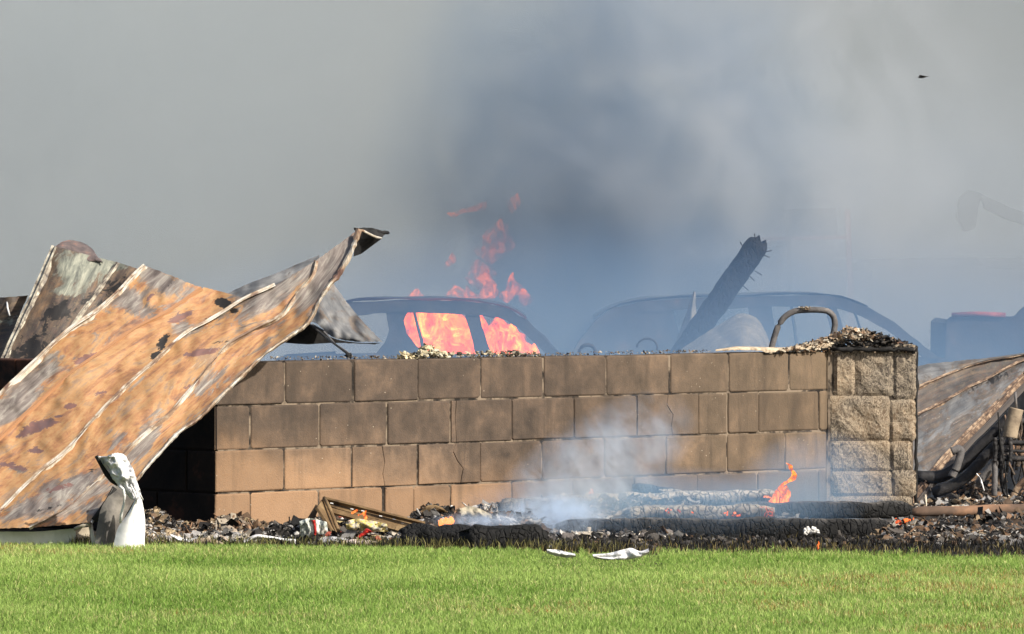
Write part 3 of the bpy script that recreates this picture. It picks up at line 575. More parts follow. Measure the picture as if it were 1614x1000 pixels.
# smoke stained crumpled sheet behind the wall corner
cs = thing('crumpled_metal_sheet', 'grey crumpled sheet in blue smoke behind the rusted roofing, its torn point to the right', 'roofing sheet', (-0.9, 32.4, 0))
loft('panel', [(352, 466), (392, 447), (430, 433), (470, 416), (503, 402)], [(350, 520), (392, 510), (440, 500), (480, 485), (512, 470)], 40, 20, lambda x, y: 32.6 + (440 - y) * .003, SMOKED, cs, pan(.08), {}, edge=2.5, seed=41, wob=.08, base={'grey': .75})
loft('panel', [(500, 404), (520, 438), (548, 478), (573, 508), (603, 539)], [(440, 520), (470, 512), (492, 508), (525, 532), (560, 539)], 44, 22, lambda x, y: 32.35 + (500 - y) * .004, SMOKED, cs, pan(.05), {}, edge=2.2, seed=44, wob=.09, base={'grey': .7})
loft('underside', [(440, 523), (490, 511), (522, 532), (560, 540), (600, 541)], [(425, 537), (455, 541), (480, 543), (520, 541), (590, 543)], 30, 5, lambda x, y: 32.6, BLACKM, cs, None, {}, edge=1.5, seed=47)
tube('hanging_wire', [P(486, 510, 32.3), P(498, 519, 32.3), P(515, 533, 32.0), P(535, 548, 31.0), P(552, 561, 29.5)], .006, PIPED, cs, 6)
tube('hanging_wire', [P(492, 512, 32.3), P(510, 522, 32.3), P(528, 543, 32.0), P(545, 554, 31.0), P(555, 562, 29.5)], .006, PIPE, cs, 6)
tube('wire_knot', [P(549 + 5 * math.sin(i * 1.9), 561 + 3 * math.cos(i * 2.3), 28.95) for i in range(14)], .008, BLACKM, cs, 6)

# white crumpled flashing standing in the lawn edge
wf = thing('white_crumpled_flashing', 'white crumpled flashing standing upright at the lawn edge with a scorched left face', 'flashing', tuple(P(190, 866, 26.75).to_tuple()[:2]) + (0,))
GREYW = m_mottle('scorched_white_metal', [(0.32, (0.05, 0.048, 0.045)), (0.45, (0.12, 0.11, 0.10)), (0.58, (0.33, 0.30, 0.26)), (0.72, (0.6, 0.56, 0.48))], 3.5, 0.6, 0.25, 30, 0.004, 0.3)
WRINK = m_mottle('crumpled_white_cloth', [(0.34, (0.30, 0.30, 0.32)), (0.5, (0.68, 0.68, 0.69)), (0.7, (0.82, 0.82, 0.83))], 12, 0.5, 0.9, 26, 0.01, 0.9)
loft('white_panel', [(217, 776), (207, 800), (198, 815), (186, 832), (181, 850), (177, 869)], [(220, 776), (214, 800), (211, 820), (211, 835), (211, 850), (211, 869)], 30, 8, lambda x, y: 26.70 - (x - 180) * .0005, WHITE, wf, pan(.015), {}, seed=51)
loft('white_panel', [(219, 774), (213.5, 800), (211, 820), (211, 835), (211, 850), (211, 869)], [(221, 774), (224, 790), (228, 812), (229, 835), (228, 850), (229, 869)], 30, 8, lambda x, y: 26.685 + (x - 211) * .0025, WHITE, wf, None, {}, seed=52)
loft('scorched_panel', [(182, 762), (172, 780), (160, 800), (153, 830), (150, 850), (149, 869)], [(220, 772), (216, 782), (205, 800), (190, 830), (183, 850), (182, 869)], 34, 14, lambda x, y: 26.80 + (x - 150) * .0012, GREYW, wf, pan(.03), {}, seed=53)
loft('crumpled_head', [(170, 718), (162, 724), (152, 719), (166, 742), (175, 757), (183, 765), (196, 775), (206, 788)], [(184, 714), (196, 717), (203, 728), (210, 740), (214, 752), (217, 762), (221, 774), (224, 788)], 46, 22, lambda x, y: 26.66 + .04 * noise.fractal(Vector((x * .07, y * .07, 3)), .8, 2, 4), WRINK, wf, lambda t, s: .07 * math.sin(math.pi * t) + .012 * math.sin(t * 17 + s * 9), {}, edge=3, seed=54, wob=.02)
tube('bent_rod', [P(188, 766, 26.62), P(194, 771, 26.61), P(197, 782, 26.62), P(195, 797, 26.64), P(191, 812, 26.66), P(190, 824, 26.68)], .0065, WHITE, wf, 8)
tube('torn_rim', [P(152, 719, 26.63), P(160, 733, 26.64), P(168, 748, 26.64), P(177, 758, 26.65), P(186, 764, 26.66)], .009, BLACKM, wf, 6, wob=.9)
tube('torn_rim', [P(206, 764, 26.6), P(212, 776, 26.6), P(215, 786, 26.6), P(220, 778, 26.6), P(225, 788, 26.62)], .005, WHITE, wf, 6, wob=.9)
tube('black_corner_trim', [P(183, 770, 26.84), P(170, 790, 26.84), P(160, 806, 26.84), P(150, 822, 26.84)], .016, BLACKM, wf, 6, wob=.6)
# pale panel under the sheet
PALE = m_mottle('pale_green_white_metal', [(0.3, (0.40, 0.44, 0.36)), (0.5, (0.55, 0.58, 0.50)), (0.7, (0.66, 0.66, 0.62))], 5, 0.5, 0.2, 40, 0.003)
CREAM = m_mottle('smoked_cream_trim', [(0.34, (0.16, 0.13, 0.10)), (0.5, (0.34, 0.29, 0.22)), (0.68, (0.60, 0.55, 0.42))], 6, 0.5, 0.2, 40, 0.003)
up = thing('pale_wall_panel', 'pale green white metal panel lying under the lower edge of the rusted roofing', 'wall panel', tuple(P(60, 860, 26.95).to_tuple()[:2]) + (0,))
loft('panel', [(-200, 836), (0, 838), (60, 838), (119, 833)], [(-200, 872), (0, 872), (60, 872), (120, 872)], 30, 6, lambda x, y: 26.98 + (x - 119) * .0002, PALE, up, None, {}, seed=61, wob=.01)
loft('brown_strip', [(119, 833), (141, 831)], [(121, 872), (142, 872)], 8, 6, lambda x, y: 27.0 + (x - 119) * .003, CREAM, up, None, {}, seed=62)
tube('corner_trim', [P(142, 826, 26.9), P(145, 840, 26.88), P(148, 858, 26.86), P(149, 868, 26.86)], .010, CREAM, up, 5, wob=.3)
tube('corner_trim', [P(118, 834, 26.9), P(130, 829, 26.87), P(142, 826, 26.87)], .009, CREAM, up, 5, wob=.3)
for x in (372, 398): tube('bent_strut', [P(x, 500, 32.6), P(x + 6, 620, 32.6), P(x - 4, 800, 32.6)], .02, PIPED, cs, 7, wob=.3)

# ================================================================== DEBRIS
TAN = [(0.42, 0.33, 0.21), (0.26, 0.19, 0.12), (0.17, 0.115, 0.075), (0.5, 0.43, 0.33), (0.34, 0.28, 0.22)]
ASH = [(0.32, 0.31, 0.30), (0.55, 0.53, 0.50), (0.19, 0.185, 0.18), (0.42, 0.37, 0.30), (0.6, 0.57, 0.5)]
BLK = [(0.012, 0.012, 0.012), (0.03, 0.028, 0.027), (0.06, 0.055, 0.05), (0.02, 0.018, 0.016), (0.10, 0.09, 0.08)]
BRN = [(0.16, 0.10, 0.06), (0.25, 0.15, 0.09), (0.1, 0.07, 0.05)]
class Pile:
    def __init__(s): s.V, s.F, s.Cc = [], [], []
    def add(s, vs, fs, col):
        o = len(s.V); s.V += vs; s.F += [tuple(i + o for i in f) for f in fs]; s.Cc += [(*col, 1)] * len(vs)
    def chunk(s, p, r, col, flat=1.0):
        "irregular angular lump"
        ph = (1 + 5 ** .5) / 2; base = [(-1, ph, 0), (1, ph, 0), (-1, -ph, 0), (1, -ph, 0), (0, -1, ph), (0, 1, ph), (0, -1, -ph), (0, 1, -ph), (ph, 0, -1), (ph, 0, 1), (-ph, 0, -1), (-ph, 0, 1)]
        q = Vector((random.gauss(0, 1), random.gauss(0, 1), random.gauss(0, 1))).normalized(); ro = Vector((0, 0, 1)).rotation_difference(q)
        sx, sy, sz = random.uniform(.6, 1.5), random.uniform(.6, 1.3), random.uniform(.35, .9) * flat; vs = []
        for b in base:
            v = Vector(b) * .55 * random.uniform(.65, 1.15); v = ro @ Vector((v.x * sx, v.y * sy, v.z * sz)); vs.append(p + v * r)
        s.add(vs, [(0, 11, 5), (0, 5, 1), (0, 1, 7), (0, 7, 10), (0, 10, 11), (1, 5, 9), (5, 11, 4), (11, 10, 2), (10, 7, 6), (7, 1, 8), (3, 9, 4), (3, 4, 2), (3, 2, 6), (3, 6, 8), (3, 8, 9), (4, 9, 5), (2, 4, 11), (6, 2, 10), (8, 6, 7), (9, 8, 1)], col)
    def flake(s, p, r, col, curl=.4):
        "thin curled flake, 4 x 2 quads with thickness"
        a = random.uniform(0, 6.3); ti = random.uniform(-.9, .9); ax = Vector((math.cos(a), math.sin(a) * .8, ti * .7)).normalized(); up = Vector((random.gauss(0, .5), random.gauss(-.4, .4), 1)).normalized(); bx = ax.cross(up).normalized(); up = bx.cross(ax)
        vs = []; w = random.uniform(.25, .6); n = 5
        for th in (0, 1):
            for i in range(n):
                t = i / (n - 1) * 2 - 1
                for k in (-1, 1):
                    vs.append(p + ax * t * r + bx * k * w * r * (1 - .3 * abs(t)) * random.uniform(.8, 1.2) + up * (curl * r * t * t * (1 if curl > 0 else 1) + .12 * r * random.uniform(-1, 1) - th * .05 * r))
        fs = [];
        for i in range(n - 1):
            b = 2 * i; fs += [(b, b + 1, b + 3, b + 2), (b + 2 * n, b + 2 + 2 * n, b + 3 + 2 * n, b + 1 + 2 * n), (b, b + 2, b + 2 + 2 * n, b + 2 * n), (b + 1, b + 1 + 2 * n, b + 3 + 2 * n, b + 3)]
        s.add(vs, fs, col)
    def stick(s, p, l, r, col):
        d = Vector((random.gauss(0, 1), random.gauss(0, .5), random.gauss(0, .35))).normalized(); a = d.cross(Vector((0, .3, 1))).normalized(); b = d.cross(a); vs = []
        for t in (-.5, .5):
            for k in range(4):
                an = k * 1.571 + .4; vs.append(p + d * t * l + (a * math.cos(an) + b * math.sin(an)) * r * random.uniform(.7, 1.3))
        s.add(vs, [(0, 1, 2, 3), (7, 6, 5, 4)] + [(i, (i + 1) % 4, 4 + (i + 1) % 4, 4 + i) for i in range(4)], col)
    def build(s, name, label=None, cat=None, parent=None, kind='stuff', mat=None):
        o = M(name, s.V, s.F, mat or BITS, parent, smooth=False); color_attr(o.data, s.Cc); return tag(o, label, cat, kind=kind)
def heap(name, label, prof, D0, D1, n, pal, size=(.008, .03), flake=.45, seed=0, cat='rubble', slope=0.35, core=(0.03, 0.027, 0.024), stick=.06, bot=870):
    "mound whose skyline in the photo follows prof [(px, py)...], from depth D0 (front foot) to D1 (crest)"
    random.seed(seed + 100); pl_ = Pile(); xs_ = [p[0] for p in prof]; ys_ = [p[1] for p in prof]
    def zt(px): return max(0.01, EYE - (float(np.interp(px, xs_, ys_)) - 400) / F * D1)
    nx = 60; ny = 12; V = []; 
    for j in range(ny + 1):
        for i in range(nx + 1):
            px = xs_[0] + (xs_[-1] - xs_[0]) * i / nx; t = j / ny; D = D0 + (D1 - D0) * t * 1.5; hh = math.sin(min(1, t * 1.5) * math.pi / 2) ** 1.0 if t < .667 else max(0, 1 - (t - .667) * 3) ** .7
            e = min(1, min(i, nx - i) / 3); x = (px - 807) * D1 / F
            V.append(Vector((x, D, ground_z(D) - .012 + (zt(px) * .86) * hh * e + .012 * noise.fractal(Vector((x * 9, D * 9, seed)), .9, 2, 3) * hh)))
    pl_.add(V, [(j * (nx + 1) + i, j * (nx + 1) + i + 1, (j + 1) * (nx + 1) + i + 1, (j + 1) * (nx + 1) + i) for j in range(ny) for i in range(nx)], core)
    for q in range(n):
        px = random.uniform(xs_[0], xs_[-1]); t = random.random() ** .8; D = D0 + (D1 - D0) * t; e = min(1, min(px - xs_[0], xs_[-1] - px) / ((xs_[-1] - xs_[0]) * .05)); hz = zt(px) * math.sin(t * math.pi / 2) * (.3 + .7 * e)
        r = random.uniform(*size) * random.choice((.5, .7, .8, 1, 1, 1.3, 1.6)); p = Vector(((px - 807) * D1 / F, D, ground_z(D) + hz * .86 + random.uniform(-.2, .6) * r))
        sel = pal(px, t) if callable(pal) else pal; col = random.choice(sel); kf = random.uniform(.6, 1.2); col = tuple(min(.85, c * kf) for c in col); u = random.random()
        if u < flake: pl_.flake(p, r * random.choice((1.2, 1.5, 1.8, 2.5)), col, random.uniform(-.4, .5))
        elif u < flake + stick: pl_.stick(p, r * random.uniform(3, 7), r * .18, col)
        else: pl_.chunk(p, r, col)
    return pl_.build(name, label, cat)
def palL(px, t):
    if px < 300: return TAN[:3] + BLK + ASH[:2] if t > .35 else ASH + TAN
    if px < 420: return TAN + BRN + BLK[:2] if t > .4 else ASH + TAN[3:] + BLK[:1]
    return BLK * 2 + ASH[:3] + BRN[:1]
heap('ash_rubble', 'tan and white ash rubble heaped against the left wall corner beside the white flashing', [(222, 806), (240, 800), (258, 806), (272, 822), (300, 830), (330, 826), (345, 818), (372, 812), (392, 822), (408, 828), (430, 830), (455, 828)], 26.98, 27.75, 9000, palL, size=(.004, .015), seed=1, bot=868)
heap('burnt_rubble', 'black and grey burnt rubble in front of the wall around the burnt box', [(430, 832), (480, 826), (520, 812), (560, 812), (600, 822), (640, 822), (665, 800), (690, 797), (720, 800), (760, 806), (800, 810), (860, 812)], 26.92, 27.8, 8500,
     lambda px, t: (BLK * 3 + ASH[:2] if px < 500 else (BLK * 2 + ASH + BRN + [(0.5, 0.4, 0.2), (0.45, 0.12, 0.08)] if px < 640 else BLK * 2 + ASH[:3] + BRN)), size=(.004, .016), seed=2, flake=.5)
heap('smouldering_ash', 'pale grey smouldering ash heap behind the thick black log', [(690, 806), (730, 800), (780, 790), (830, 786), (870, 784), (930, 780), (985, 786), (1040, 800), (1080, 830)], 27.3, 28.9, 5500, ASH + BLK[2:] + TAN[3:] + [(0.2, 0.18, 0.17)] * 3, size=(.004, .015), seed=3, flake=.5)
heap('charred_rubble', 'grey charred rubble to the right of the stone pier', [(1395, 800), (1445, 790), (1480, 783), (1520, 780), (1560, 778), (1620, 776), (1700, 780), (1800, 800)], 30.3, 31.5, 6000, BLK * 2 + ASH[:4] + TAN[1:4] + BRN, size=(.005, .018), seed=4, flake=.5)
heap('ember_rubble', 'low burnt rubble with embers at the right ends of the timbers', [(1370, 836), (1400, 822), (1430, 818), (1460, 826), (1520, 834), (1580, 836), (1650, 834), (1750, 846)], 27.1, 27.9, 4500, BLK * 2 + ASH[:4] + TAN[1:3] + BRN, size=(.004, .014), seed=5, flake=.5)
heap('charred_rubble', 'low charred rubble in front of the brown beam at the lower right', [(1420, 816), (1450, 820), (1520, 818), (1600, 812), (1700, 814), (1760, 822)], 27.9, 29.3, 6000, BLK * 3 + ASH[:3] + TAN[1:3] + BRN, size=(.005, .016), seed=14, flake=.5)
heap('ash_flakes_pile', 'broken grey ash and char flakes spilling over the stacked timbers', [(780, 800), (850, 784), (930, 782), (990, 776), (1060, 780), (1110, 790), (1180, 800), (1240, 812), (1300, 826)], 27.85, 28.5, 3000, BLK * 2 + ASH[:1] + ASH[2:4] + [(.15, .14, .13)] * 2, size=(.004, .013), seed=31, flake=.6)
heap('timber_rubble', 'black ash spread in front of the long charred timbers', [(870, 846), (960, 846), (1050, 850), (1150, 850), (1250, 850), (1380, 848)], 26.9, 27.6, 1300, BLK * 4 + ASH[2:3] + BRN[:1], size=(.006, .016), seed=6)

def beam(name, p0, p1, hpx, mat, label=None, cat='timber', parent=None, depth=0.12, seed=0.0, rag=.25, sag=0.0, group=None, loc=None, taper=.0, kind=None, bnd=0.0):
    "charred timber between two (px, py, D) end points; hpx = its height in photo pixels"
    a, b = P(*p0), P(*p1); n = max(12, int((b - a).length / .022)); d = (b - a).normalized(); up = Vector((0, 0, 1)) if abs(d.z) < .8 else Vector((0, -1, 0)); side = d.cross(up).normalized(); up = side.cross(d).normalized(); K = 14
    hh = hpx * p0[2] / F / 2; V = []
    for i in range(n + 1):
        t = i / n; e = min(t, 1 - t) * n; sc = (1 - taper * t) * (0.55 + .45 * min(1, e / 2.0 + .1 + .4 * n3(seed, i)))
        c = a + (b - a) * t + up * (sag * math.sin(math.pi * t) + hh * .18 * n3(i * .13, seed) ) 
        for k in range(K):
            an = 2 * math.pi * k / K; ca, sa = math.cos(an), math.sin(an); q = 1 / max(abs(ca), abs(sa)) ** .75
            r = 1 + rag * noise.fractal(Vector((i * .22, math.cos(an) * 1.3 + seed, math.sin(an) * 1.3)), .7, 2, 4)
            ax = d * (hh * .9 * n3(k * .8, seed + (0 if i < n / 2 else 7)) if i in (0, n) else 0)
            V.append(c + (up * sa * hh + side * ca * depth / 2) * q * r * sc + ax)
    Fc = [(i * K + k, i * K + (k + 1) % K, (i + 1) * K + (k + 1) % K, (i + 1) * K + k) for i in range(n) for k in range(K)] + [tuple(range(K))[::-1], tuple(n * K + k for k in range(K))]
    return tag(fix_normals(M(name, V, Fc, mat, parent)), label, cat, group, kind)
G = 'charred timbers in front of the wall'
beam('charred_timber', (955, 792, 28.6), (1226, 785, 28.9), 26, CHARW, 'ash white cracked timber, uppermost of the stack, with the open flame at its right end', seed=1, group=G)
beam('charred_timber', (985, 813, 28.0), (1218, 809, 28.1), 26, CHARW, 'ash grey timber with glowing cracks lying below the uppermost white one', seed=2.5, group=G, rag=.35)
beam('charred_timber', (1150, 805, 28.5), (1432, 804, 28.9), 26, CHAR, 'long dark timber running right along the foot of the stone pier', seed=4, group=G, rag=.14)
beam('charred_timber', (880, 834, 27.65), (1400, 833, 27.75), 32, CHAR, 'lowest and longest charred timber just behind the singed grass', seed=6, group=G, rag=.14)
beam('charred_timber', (790, 802, 28.3), (1010, 791, 28.6), 30, CHARG, 'smoke veiled charred timber at the left end of the stack', seed=8, group=G, rag=.35)
beam('charred_timber', (840, 822, 28.0), (1005, 818, 28.3), 24, CHARG, 'grey timber lying in the white smoke right of the black log', seed=9.5, group=G, rag=.4)
beam('charred_plank', (1040, 774, 28.9), (1110, 784, 28.8), 10, CHARW, 'curled pale plank on top of the uppermost white timber', 'plank', seed=11, depth=.06, rag=.5)
beam('charred_plank', (1000, 768, 29.2), (1062, 782, 29.0), 16, CHARB, 'black burnt plank piece leaning on the stack near the wall', 'plank', seed=12, depth=.06, rag=.6)
beam('black_log', (732, 851, 26.74), (861, 852, 26.74), 46, CHARB, 'thick jet black log end lying at the lawn edge', 'log', seed=14, depth=.15, rag=.16)
beam('burnt_log', (632, 846, 26.95), (752, 850, 26.9), 34, CHARB, 'jagged black log with red embers left of the thick black log', 'log', seed=16, depth=.12, rag=.5)
beam('brown_beam', (1436, 808, 29.7), (1640, 802, 29.8), 16, m_mottle('scorched_brown_wood', [(0.35, (0.04, 0.035, 0.03)), (0.5, (0.13, 0.085, 0.06)), (0.65, (0.34, 0.19, 0.11))], 2.2), 'brown half charred beam lying in rubble right of the stone pier', 'timber', seed=18, rag=.08)
beam('grey_board', (1455, 832, 28.1), (1530, 842, 28.0), 14, CHARG, 'ash grey board sloping out of the ember rubble at lower right', 'board', seed=19, rag=.3)
beam('grey_board', (1520, 846, 27.5), (1650, 856, 27.4), 12, CHARG, 'ash grey board at the lower right edge behind the singed grass', 'board', seed=20.3, rag=.3)

# burnt drawer
DRW = m_mottle('scorched_brown_ply', [(0.32, (0.05, 0.032, 0.018)), (0.5, (0.15, 0.095, 0.045)), (0.68, (0.30, 0.21, 0.11))], 7, 0.7, .5, 40)
dr = thing('burnt_wooden_box', 'burnt brown slatted wooden box tipped open against the lower wall', 'box', tuple(P(560, 850, 27.3).to_tuple()[:2]) + (0,))
def slab(name, q, th, mat, parent, back=Vector((0, .02, 0))):
    v = [P(*p) for p in q]; n = (v[1] - v[0]).cross(v[3] - v[0]).normalized() * th
    if n.y < 0: n = -n
    return fix_normals(M(name, v + [p + n for p in v], [(0, 1, 2, 3), (4, 5, 6, 7), (0, 1, 5, 4), (1, 2, 6, 5), (2, 3, 7, 6), (3, 0, 4, 7)], mat, parent, smooth=False))
slab('side_board', [(511, 784, 27.42), (668, 823, 27.3), (660, 838, 27.25), (518, 798, 27.36)], .012, DRW, dr)
slab('side_board', [(517, 799, 27.33), (655, 836, 27.2), (640, 840, 27.2), (524, 808, 27.30)], .012, DRW, dr)
slab('rim', [(510, 782.5, 27.38), (670, 822.5, 27.25), (668, 825, 27.24), (511, 786, 27.37)], .02, DRW, dr)
slab('end_board', [(511, 784, 27.42), (500, 800, 27.2), (528, 840, 27.15), (538, 836, 27.3)], .012, DRW, dr)
slab('end_board', [(500, 798, 27.40), (498, 795, 27.5), (484, 818, 27.3), (488, 826, 27.28)], .012, DRW, dr)
tube('corner_post', [P(511, 785, 27.36), P(519, 800, 27.28), P(527, 820, 27.2), P(534, 838, 27.15)], .009, DRW, dr, 5)
for (x, y) in [(523, 793), (555, 802), (572, 805), (600, 813), (621, 818), (635, 825)]: slab('staple', [(x - 2.4, y - .6, 27.29), (x + 2.4, y + .3, 27.29), (x + 2.2, y + 1.7, 27.29), (x - 2.4, y + .8, 27.29)], .003, WHITE, dr)

# loose scraps
def scrap(name, label, poly, D, mat, cat='scrap', amp=.012, th=.004, seed=0.0, parent=None):
    a = resample(poly[0], 18); b = resample(poly[1], 18); m = 6; V = []
    for i in range(18):
        for j in range(m + 1):
            q = a[i] * (1 - j / m) + b[i] * j / m; V.append(P(q[0] + .8 * n3(i, j, seed), q[1] + .8 * n3(j, i, seed), D - j / m * 0 + amp * noise.fractal(Vector((i * .35, j * .5, seed)), .8, 2, 3) - .02 * math.sin(math.pi * j / m)))
    k = len(V); V += [v + Vector((0, th, -th * .3)) for v in V]; w_ = m + 1
    Fc = [(i * w_ + j, i * w_ + j + 1, (i + 1) * w_ + j + 1, (i + 1) * w_ + j) for i in range(17) for j in range(m)]; Fc += [tuple(x + k for x in f[::-1]) for f in Fc]
    return tag(M(name, V, Fc, mat, parent), label, cat)
CLOTH = WRINK
scrap('white_cloth', 'long white crumpled cloth scrap lying on the grass below the timbers', [[(934, 874), (960, 872), (980, 867), (996, 864), (1008, 869), (1022, 865)], [(936, 880), (960, 883), (980, 883), (1000, 880), (1012, 877), (1024, 872)]], 25.75, CLOTH, 'cloth', amp=.03, seed=1)
scrap('white_cloth', 'short white scrap lying on the grass at the right end of the thick black log', [[(862, 866), (880, 867), (892, 870), (906, 873)], [(862, 872), (880, 877), (894, 879), (908, 878)]], 25.85, CLOTH, 'cloth', amp=.02, seed=2)
scrap('metal_scrap', 'bright white curved scrap lying in the rubble below the left wall corner', [[(268, 842), (282, 846), (296, 850), (310, 847)], [(272, 848), (284, 856), (298, 858), (312, 850)]], 26.98, WHITE, amp=.01, seed=3)
scrap('metal_scrap', 'long thin white curled scrap in front of the tan rubble', [[(386, 852), (402, 843), (425, 845), (450, 849), (466, 850)], [(384, 858), (402, 851), (425, 850), (450, 855), (466, 860)]], 26.96, WHITE, amp=.012, seed=4)
scrap('ash_sheet', 'curved brown grey ash sheet lying at the lawn edge near the white flashing', [[(305, 850), (325, 848), (345, 853), (358, 859)], [(307, 862), (325, 862), (345, 863), (356, 862)]], 26.96, m_mottle('brown_ash', [(.35, (.2, .15, .1)), (.6, (.38, .31, .24))], 12), amp=.012, seed=5)
scrap('plastic_bag', 'pale melted plastic bag with a red streak left of the brown box', [[(472, 822), (486, 817), (500, 819), (515, 823)], [(474, 846), (486, 848), (500, 845), (517, 838)]], 27.05, m_mottle('melted_plastic', [(.35, (.25, .28, .25)), (.5, (.5, .53, .48)), (.62, (.62, .55, .48)), (.7, (.5, .2, .12))], 18, .4), 'plastic bag', amp=.05, seed=6)
REDM = m_mottle('red_plastic', [(.4, (.30, .01, .008)), (.7, (.5, .03, .02))], 20, .4)
scrap('red_strip', 'dark red strip hanging on the pale melted bag', [[(490, 820), (493, 828), (494, 836), (495, 843)], [(497, 820), (498, 828), (499, 836), (498, 844)]], 26.98, REDM, 'plastic strip', seed=7)
scrap('red_strip', 'torn red plastic strip under the open brown box', [[(562, 846), (570, 840), (578, 833), (584, 836)], [(566, 850), (574, 845), (582, 840), (590, 840)]], 27.0, REDM, 'plastic strip', seed=8)
scrap('foil_scrap', 'silver grey crumpled foil scrap in front of the brown box', [[(500, 850), (520, 846), (540, 848), (552, 852)], [(502, 862), (520, 860), (540, 857), (553, 856)]], 26.97, m_mottle('grey_foil', [(.35, (.25, .25, .26)), (.65, (.55, .55, .56))], 22, .4, .8), 'foil', amp=.03, seed=9)
scrap('foil_scrap', 'pinkish white crumpled scrap at the lawn edge right of the brown box', [[(540, 853), (560, 850), (580, 852), (604, 855)], [(541, 862), (560, 864), (580, 863), (604, 861)]], 26.95, m_mottle('pinkish_ash', [(.35, (.4, .3, .26)), (.6, (.66, .56, .5))], 22, .8, .8), 'foil', amp=.03, seed=10)
scrap('foil_scrap', 'pale yellow ash sheet curled behind the thick black log', [[(720, 804), (740, 798), (760, 804), (775, 812)], [(722, 820), (742, 820), (760, 820), (776, 819)]], 27.5, m_mottle('yellow_ash', [(.35, (.2, .18, .14)), (.6, (.45, .40, .30))], 12, .8, .8), 'ash sheet', amp=.03, seed=11)
scrap('printed_wrapper', 'yellow and grey melted wrapper inside the open brown box', [[(545, 822), (560, 818), (580, 820), (610, 826)], [(546, 834), (562, 836), (582, 838), (612, 838)]], 27.12, m_mottle('melted_wrapper', [(.32, (.12, .10, .07)), (.45, (.45, .42, .35)), (.53, (.62, .48, .10)), (.6, (.5, .47, .4)), (.7, (.45, .2, .2))], 20, .5, .7), 'wrapper', amp=.05, seed=12)
scrap('ember_cover', 'curved scorched tin lid on top of the rubble above the ember', [[(664, 805), (672, 798), (684, 796), (697, 800)], [(666, 816), (676, 812), (690, 808), (706, 808)]], 27.5, DRW, 'tin lid', seed=13)
random.seed(55); pl_ = Pile()
for q in range(16): pl_.chunk(P(random.uniform(1268, 1290), random.uniform(833, 842), 27.45), .012, (.7, .69, .66))
pl_.build('white_flakes', 'small cluster of white ash flakes on the lowest charred timber', 'ash')

# crust and rubble on top of the wall
def crest(name, label, prof, n, pal, size=(.006, .02), fl=.4, seed=0, dd=(.02, .16), cat='ash', parent=None):
    random.seed(seed); pl_ = Pile(); xs_ = [p[0] for p in prof]; ys_ = [p[1] for p in prof]
    for q in range(n):
        px = random.uniform(xs_[0], xs_[-1]); D = (wD(px) if px < 1306 else PD) + random.uniform(*dd); top = float(np.interp(px, xs_, ys_)); zb = .8195; zt_ = EYE - (top - 400) / F * D
        z = zb + (zt_ - zb) * random.random() ** .7; r = random.uniform(*size); col = random.choice(pal(px, (z - zb) / max(.001, zt_ - zb)) if callable(pal) else pal); kf = random.uniform(.65, 1.15); col = tuple(c * kf for c in col)
        p = Vector(((px - 807) / F * D, D, max(zb, z - r * .5)))
        if random.random() < fl: pl_.flake(p, r * 1.5, col, random.uniform(-.4, .5))
        else: pl_.chunk(p, r, col, .7)
    return pl_.build(name, label, cat, parent)
crest('ash_crust', 'thin broken ash crust along the top of the block wall', [(425, 562), (560, 561), (700, 558), (860, 556), (1000, 552.5), (1120, 551)], 650, ASH[2:4] + BLK[2:] + TAN[1:4], (.002, .006), .3, 21)
crest('cinder_pieces', 'small pile of pale cinders on the wall top below the burning car', [(655, 558), (664, 549), (672, 541), (682, 545), (692, 552), (706, 557)], 150, [(.7, .62, .42), (.6, .52, .33), (.1, .09, .07), (.75, .7, .55)], (.008, .018), .4, 22)
crest('cinder_pieces', 'single tan cinder on the wall top left of the larger cinder pile', [(628, 560), (636, 553), (646, 556), (652, 561)], 40, [(.7, .6, .38), (.6, .5, .3)], (.008, .016), .4, 23)
crest('cinder_pieces', 'low row of tan crumbs on the wall top at the foot of the flames', [(700, 556), (740, 554), (800, 552), (835, 551), (850, 556)], 120, [(.6, .52, .36), (.3, .26, .2), (.1, .09, .08)], (.006, .013), .4, 24)
CRM = [(.52, .45, .34), (.42, .34, .25), (.6, .54, .43), (.3, .22, .15), (.42, .3, .2)]
crest('pier_rubble', 'cream ash and tarry black rubble heaped on the stone pier', [(1225, 551), (1260, 544), (1290, 535), (1320, 524), (1335, 514), (1350, 516), (1375, 522), (1400, 530), (1430, 540), (1442, 548)], 2300,
      lambda px, h: (CRM * 2 + BRN + BLK[:1]) if (px < 1300 or (h > .5 and px < 1375)) else (BLK * 3 + CRM[3:4] if h < .6 else BLK * 2 + CRM[3:] + [(.35, .2, .14)]), (.004, .015), .75, 25, (-.035, .25))
# drooping cream crust
V = []; n = 60
for i in range(n):
    px = 1128 + i * 3.4; D = wD(px); t = i / (n - 1); top = float(np.interp(px, [1128, 1160, 1200, 1240, 1280, 1330], [551, 546, 547, 548, 541, 533])); bot = float(np.interp(px, [1128, 1160, 1200, 1212, 1240, 1290, 1330], [554, 552, 553, 558, 553, 550, 546])) + 2.2 * n3(i * .6, 4)
    V += [P(px, top, D + .14), P(px, top + .5, D + .03), P(px, (top + bot) / 2, D - .022 - .01 * n3(i * .4, 2)), P(px, bot, D - .016)]
tag(M('cream_crust', V, [(i * 4 + j, i * 4 + j + 1, (i + 1) * 4 + j + 1, (i + 1) * 4 + j) for i in range(n - 1) for j in range(3)], m_mottle('cream_ash', [(.34, (.22, .17, .12)), (.5, (.44, .36, .26)), (.68, (.58, .50, .38))], 22, .9, .7, 60)), 'long cream coloured melted crust drooping over the wall top near the pier', 'crust')
